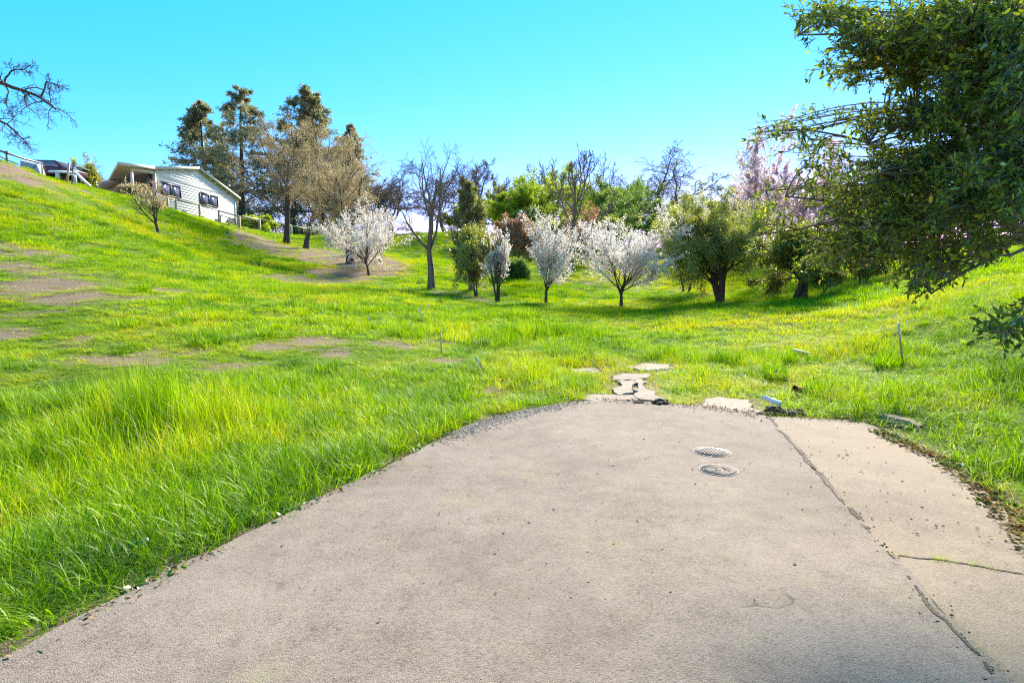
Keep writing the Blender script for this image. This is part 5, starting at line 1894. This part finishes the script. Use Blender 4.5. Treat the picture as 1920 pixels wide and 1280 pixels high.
def stones(name, label, pts, n, smin, smax, spread, mat, z0=None, thr=.3):
    pts = np.array(pts)
    seg = rng.integers(0, len(pts) - 1, n)
    t = rng.uniform(0, 1, (n, 1))
    p = pts[seg] * (1 - t) + pts[seg + 1] * t + rng.normal(0, spread, (n, 2))
    p = p[vnoise(p[:, 0], p[:, 1], .3, 81) > thr]
    n = len(p)
    zz = np.where(inpoly(p[:, 0], p[:, 1], ROAD), .024, np.where(pave_sd(p[:, 0], p[:, 1]) < 0, .006, H(p[:, 0], p[:, 1])))
    oc = np.array([(1, 0, 0), (-1, 0, 0), (0, 1, 0), (0, -1, 0), (0, 0, 1), (0, 0, -1), (.6, .6, .4), (-.6, .5, -.3)])
    of = np.array([(0, 6, 4), (6, 2, 4), (2, 1, 4), (1, 3, 4), (3, 0, 4), (6, 0, 5), (2, 6, 5), (1, 7, 5), (7, 2, 5), (7, 1, 2), (3, 1, 5), (0, 3, 5)])
    s = rng.uniform(smin, smax, (n, 1, 1)) * rng.uniform(.6, 1.2, (n, 8, 3)) * np.array([1, 1, .65])
    a = rng.uniform(0, 6.28, n)
    v = oc[None] * s
    v = np.stack([v[..., 0] * np.cos(a)[:, None] - v[..., 1] * np.sin(a)[:, None], v[..., 0] * np.sin(a)[:, None] + v[..., 1] * np.cos(a)[:, None], v[..., 2]], -1)
    v = v + np.concatenate([p, zz[:, None]], 1)[:, None]
    f = (np.arange(n)[:, None, None] * 8 + of[None]).reshape(-1, 3)
    o = mesh_np(name, v.reshape(-1, 3), [f], mat, attrs={'tone': np.repeat(rng.uniform(0, 1, n), 8)}, smooth=False)
    return tag(o, label, 'gravel', kind='stuff')


stones('gravel', 'loose grey gravel on the left shoulder of the road', [flatpt(820, 826), flatpt(900, 796), flatpt(985, 772), flatpt(1050, 762)], 4200, .004, .015, .13, M['gravel'], thr=.15)
stones('gravel', 'small stones and crumbs across the road surface', [np.array([-1.5, 2.6]), np.array([.5, 4]), np.array([1.8, 6]), np.array([2.8, 8])], 320, .003, .008, .9, M['gravel'], thr=.0)
stones('gravel', 'asphalt crumbs along the joint with the concrete', ROAD[13:18], 260, .003, .010, .04, M['clod'], thr=.3)
stones('gravel', 'soil crumbs at the end of the road', ROAD[9:14], 300, .005, .016, .11, M['clod'], thr=.4)

# ------------------------------------------------------------------ small things


def lump(name, label, cat, px, py, sx, sy, sz_, seed, mat, dz=0.0):
    g = np.append(flatpt(px, py), .024 + dz)
    bm = bmesh.new()
    bmesh.ops.create_icosphere(bm, subdivisions=3, radius=1)
    for v in bm.verts:
        n_ = vnoise(np.array([v.co.x * 2 + v.co.z]), np.array([v.co.y * 2 + v.co.z * 1.4]), .7, seed)[0] + .5 * vnoise(np.array([v.co.x * 2 - v.co.z]), np.array([v.co.y * 2]), .25, seed + 1)[0]
        k = .55 + .7 * n_
        v.co = Vector((v.co.x * sx * k, v.co.y * sy * k, max(v.co.z, -.25) * sz_ * k))
    me = bpy.data.meshes.new(name)
    bm.to_mesh(me)
    bm.free()
    me.materials.append(mat)
    o = bpy.data.objects.new(name, me)
    C.objects.link(o)
    o.location = tuple(g)
    return tag(o, label, cat)


lump('soil_clod', 'dark soil clod on the asphalt at the road end', 'clod', 1238, 759, .10, .10, .06, 1, M['clod'])
lump('soil_clod', 'flat dark crumb pile left of the larger soil clod', 'clod', 1198, 758, .06, .05, .02, 2, M['clod'])
lump('soil_clod', 'lump of soil beside the white pipe end', 'clod', 1452, 771, .12, .10, .07, 3, M['clod'], -.02)
lump('soil_clod', 'soil heap between the white pipe and the concrete', 'clod', 1490, 776, .14, .09, .05, 4, M['clod'], -.02)
lump('stone', 'pale stone half buried in grass above the white pipe', 'stone', 1461, 716, .12, .10, .10, 5, M['slab'], .05)

# round covers in the asphalt
for (px, py, rad, slotted, lb) in [(1335, 847, .165, False, 'plain round iron cover set in the asphalt, farther one'), (1347, 881, .155, True, 'ribbed round iron cover set in the asphalt, nearer one')]:
    g = np.append(flatpt(px, py, .024), .024)
    t = thing('utility_cover', lb, 'cover', g, 'round covers in the road')
    an = np.linspace(0, 2 * math.pi, 41)[:-1]
    b_ = MB()
    ri = [(rad * 1.10, .001), (rad * 1.09, .0045), (rad * 1.02, .0045), (rad * 1.0, .001)]
    vv = np.concatenate([np.stack([np.cos(an) * r, np.sin(an) * r, np.full(40, z_)], 1) for r, z_ in ri])
    b_.add(vv, [(k * 40 + i, k * 40 + (i + 1) % 40, (k + 1) * 40 + (i + 1) % 40, (k + 1) * 40 + i) for k in range(3) for i in range(40)])
    b_.build('ring', M['iron'], t)
    b_ = MB()
    vv = np.concatenate([np.stack([np.cos(an) * rad * .985, np.sin(an) * rad * .985, np.full(40, z_)], 1) for z_ in (-.01, .0045)])
    b_.add(vv, [(i, (i + 1) % 40, 40 + (i + 1) % 40, 40 + i) for i in range(40)] + [tuple(range(40, 80))])
    lid = b_.build('lid', M['iron'], t)
    b_ = MB()
    if slotted:
        for k in range(-8, 9):
            yy = k * rad * .105
            xx = math.sqrt(max(rad * rad * .8 - yy * yy, 0))
            if xx < .03:
                continue
            if abs(k) <= 2:
                b_.box((-xx, yy - .005, .004), (-.045, yy + .005, .0088))
                b_.box((.045, yy - .005, .004), (xx, yy + .005, .0088))
            else:
                b_.box((-xx, yy - .005, .004), (xx, yy + .005, .0088))
        rb = b_.build('rib', M['iron'], lid)
        rb['kind'] = 'stuff'
        b_ = MB()
        b_.box((-.028, -.013, .004), (.028, .013, .0085))
        b_.build('name_plate', M['vent'], lid)
    else:
        for k in range(-4, 5):
            for j in range(-4, 5):
                x0, y0 = k * .03, j * .03
                if math.hypot(x0, y0) < rad * .75:
                    b_.box((x0 - .009, y0 - .009, .004), (x0 + .009, y0 + .009, .0075))
        rb = b_.build('stud', M['iron'], lid)
        rb['kind'] = 'stuff'

# white pipe, rusty pipe, board
t = thing('pipe', 'white plastic pipe lying at the road end', 'pipe', np.append(flatpt(1447, 757), 0.0))
B0 = np.array(t.location)
a, b = np.array([*flatpt(1429, 744, .15), .15]), np.array([*flatpt(1464, 757, .085), .085])
dv = norm(b - a)
q = np.array([a, a + dv * .001, b - dv * .001, b]) - B0
an = np.arange(20) * 6.2832 / 20
vv, ff = tubes(np.array([q[0], (q[0] + q[3]) / 2, q[3]])[None], np.full((1, 3), .034), 20)
v2, f2 = tubes(np.array([q[0], (q[0] + q[3]) / 2, q[3]])[None], np.full((1, 3), .029), 20)
n0 = len(vv)
rim = [(i, (i + 1) % 20, n0 + (i + 1) % 20, n0 + i) for i in range(20)] + [(40 + i, 40 + (i + 1) % 20, n0 + 40 + (i + 1) % 20, n0 + 40 + i)[::-1] for i in range(20)]
mesh_np('tube', np.concatenate([vv, v2]), [np.concatenate([ff, f2[:, ::-1] + n0]), np.array(rim)], M['pvc'], t)
t = thing('pipe', 'short rusty pipe end poking out of the bank', 'pipe', G(1503, 742))
B0 = np.array(t.location)
a, b = np.array([-.10, .0, .10]), np.array([.16, .16, .05])
for r_, nm2 in ((.07, 'tube'),):
    vv, ff = tubes(np.array([a, (a + b) / 2, b])[None], np.array([[.055, .047, .047]]), 16)
    v2, f2 = tubes(np.array([a, (a + b) / 2, b])[None], np.array([[.04, .037, .037]]), 16)
    n0 = len(vv)
    rim = [(i, (i + 1) % 16, n0 + (i + 1) % 16, n0 + i) for i in range(16)]
    mesh_np('tube', np.concatenate([vv, v2]), [np.concatenate([ff, f2[:, ::-1] + n0]), np.array(rim)], M['clay'], t)
t = thing('board', 'bleached wooden board lying in the grass on the right bank', 'board', G(1502, 664))
B0 = np.array(t.location)
a, b = P(1487, 655, B0[1] - .1) - B0, P(1521, 663, B0[1] - .25) - B0
p_ = MB()
p_.bar(a, b, .14, .035)
p_.build('plank', M['board'], t, bevel=.006)

# remnant of kerb half buried in the bank
t = thing('kerb', 'remnant of concrete kerb half buried in the right bank', 'kerb', np.append(flatpt(1672, 800), 0))
B0 = np.array(t.location)
pa = np.array([flatpt(1646, 790), flatpt(1658, 794), flatpt(1672, 798), flatpt(1686, 802), flatpt(1702, 806), flatpt(1720, 811)])
tn_ = norm(np.gradient(pa, axis=0))
nr_ = np.stack([-tn_[:, 1], tn_[:, 0]], 1)
nr_ *= np.where(nr_[:, 1:] < 0, -1, 1)
sec = [(0, -.05), (.012, .085), (.025, .10), (.16, .10), (.16, -.05)]
vv = np.concatenate([[np.append(p + n * o_, z_ - .02 * (i == 5)) - B0 for o_, z_ in sec] for i, (p, n) in enumerate(zip(pa, nr_))])
fq = [(i * 5 + k, i * 5 + (k + 1) % 5, i * 5 + 5 + (k + 1) % 5, i * 5 + 5 + k) for i in range(len(pa) - 1) for k in range(5)]
mesh_np('kerb_stone', vv, [np.array(fq), np.array([[0, 1, 2, 3, 4], [29, 28, 27, 26, 25]])], M['concrete'], t, smooth=False)

# stakes, flags


def stake(px, py, tpx, tpy, w, label, ribbon, dY=0.0):
    g = G(px, py)
    t = thing('survey_stake', label, 'stake', g, 'survey stakes')
    top = P(tpx, tpy, g[1] + dY) - g
    p_ = MB()
    p_.bar(-top * .12, top, w, .018, up=(0, 1, 0))
    p_.build('shaft', M['stake'], t)
    if ribbon:
        p_ = MB()
        s0, s1 = top * (1 - ribbon), top * 1.01
        p_.bar(s0, s1, w * 1.06, .020, up=(0, 1, 0))
        p_.build('painted_top', M['ribbon'], t)
        bm2 = bmesh.new()
        vv = []
        for i in range(7):
            tt = i / 6
            c = top * .80 + np.array([.014 + .008 * math.sin(tt * 5), -.015 - .01 * math.sin(tt * 4), -.10 * tt])
            vv.append((bm2.verts.new(c + np.array([-.008, 0, 0])), bm2.verts.new(c + np.array([.009, -.006, .003]))))
        for (a1, b1), (a2, b2) in zip(vv[:-1], vv[1:]):
            bm2.faces.new((a1, b1, b2, a2))
        me = bpy.data.meshes.new('ribbon')
        bm2.to_mesh(me)
        bm2.free()
        me.materials.append(M['ribbon'])
        o = bpy.data.objects.new('ribbon', me)
        C.objects.link(o)
        o.parent = t


stake(1693, 684, 1684, 606, .028, 'tall leaning wooden stake with pale top on the right bank', .3)
stake(828, 666, 826, 624, .03, 'upright wooden stake with pale top on the left meadow', .22)
stake(908, 697, 894, 671, .03, 'short tilted stake with pale ribbon left of the path', .5)
for (px, py, lb) in [(598, 610, 'white marker flag farthest left'), (689, 621, 'largest white marker flag near the bare patch'), (769, 630, 'white marker flag nearest the upright stake'), (783, 603, 'white marker flag left in the far cluster'),
                     (788, 597, 'white marker flag in the middle of the far cluster'), (792, 611, 'white marker flag lowest in the far cluster'), (800, 592, 'white marker flag farthest in the cluster'), (396, 552, 'white marker flag up the left slope')]:
    g = G(px, py)
    t = thing('marker_flag', lb, 'flag', g, 'white marker flags')
    p_ = MB()
    p_.tube([(0, 0, -.05), (.01, 0, .34)], .003, 5)
    p_.build('wire', M['grey_metal'], t)
    p_ = MB()
    vv = [(.01, 0, .36), (.025, -.015, .365), (.045, .0, .36), (.06, -.015, .355), (.01, 0, .29), (.025, -.015, .295), (.045, 0, .29), (.06, -.015, .285)]
    p_.add(vv, [(0, 1, 5, 4), (1, 2, 6, 5), (2, 3, 7, 6)])
    p_.build('flag', M['white'], t)

# orange poppy beside the road
g = G(941, 742)
t = thing('poppy', 'single orange poppy by the left road edge', 'flower', g)
p_ = MB()
p_.tube([(0, 0, -.02), (.01, 0, .12), (0, -.01, .20)], .003, 5)
p_.build('stem', M['stem'], t)
for k in range(5):
    a0 = k * 1.2566
    p_ = MB()
    c = np.array([0, -.01, .20])
    o1 = np.array([math.cos(a0), math.sin(a0), 0])
    s1 = np.array([-math.sin(a0), math.cos(a0), 0])
    p_.add([c, c + o1 * .03 + s1 * .022 + [0, 0, .028], c + o1 * .048 + [0, 0, .05], c + o1 * .03 - s1 * .022 + [0, 0, .028]], [(0, 1, 2, 3)])
    p_.build('petal', M['orange'], t)

# discarded teal bottle in the grass
g = G(243, 1040)
t = thing('bottle', 'crushed teal plastic bottle lying in the tall grass', 'bottle', g + [0, -.02, .04])
prof = [(.0, .001), (.004, .03), (.02, .034), (.06, .033), (.075, .029), (.09, .034), (.13, .034), (.16, .028), (.18, .015), (.20, .012), (.21, .012)]
an = np.arange(18) * 6.2832 / 18
vv = []
for k, (l_, r_) in enumerate(prof):
    sq = 1 - .25 * math.exp(-((l_ - .08) / .03) ** 2)
    vv.append(np.stack([np.full(18, l_ - .1), np.cos(an) * r_, np.sin(an) * r_ * sq], 1))
vv = np.concatenate(vv)
ff = [(k * 18 + i, k * 18 + (i + 1) % 18, (k + 1) * 18 + (i + 1) % 18, (k + 1) * 18 + i) for k in range(len(prof) - 1) for i in range(18)]
bo = mesh_np('body', vv, [np.array(ff)], M['bottle'], t)
p_ = MB()
p_.tube([(.108, 0, 0), (.125, 0, 0)], .015, 16)
p_.build('cap', M['pvc'], t)
t.rotation_euler = (0, -.35, .25)
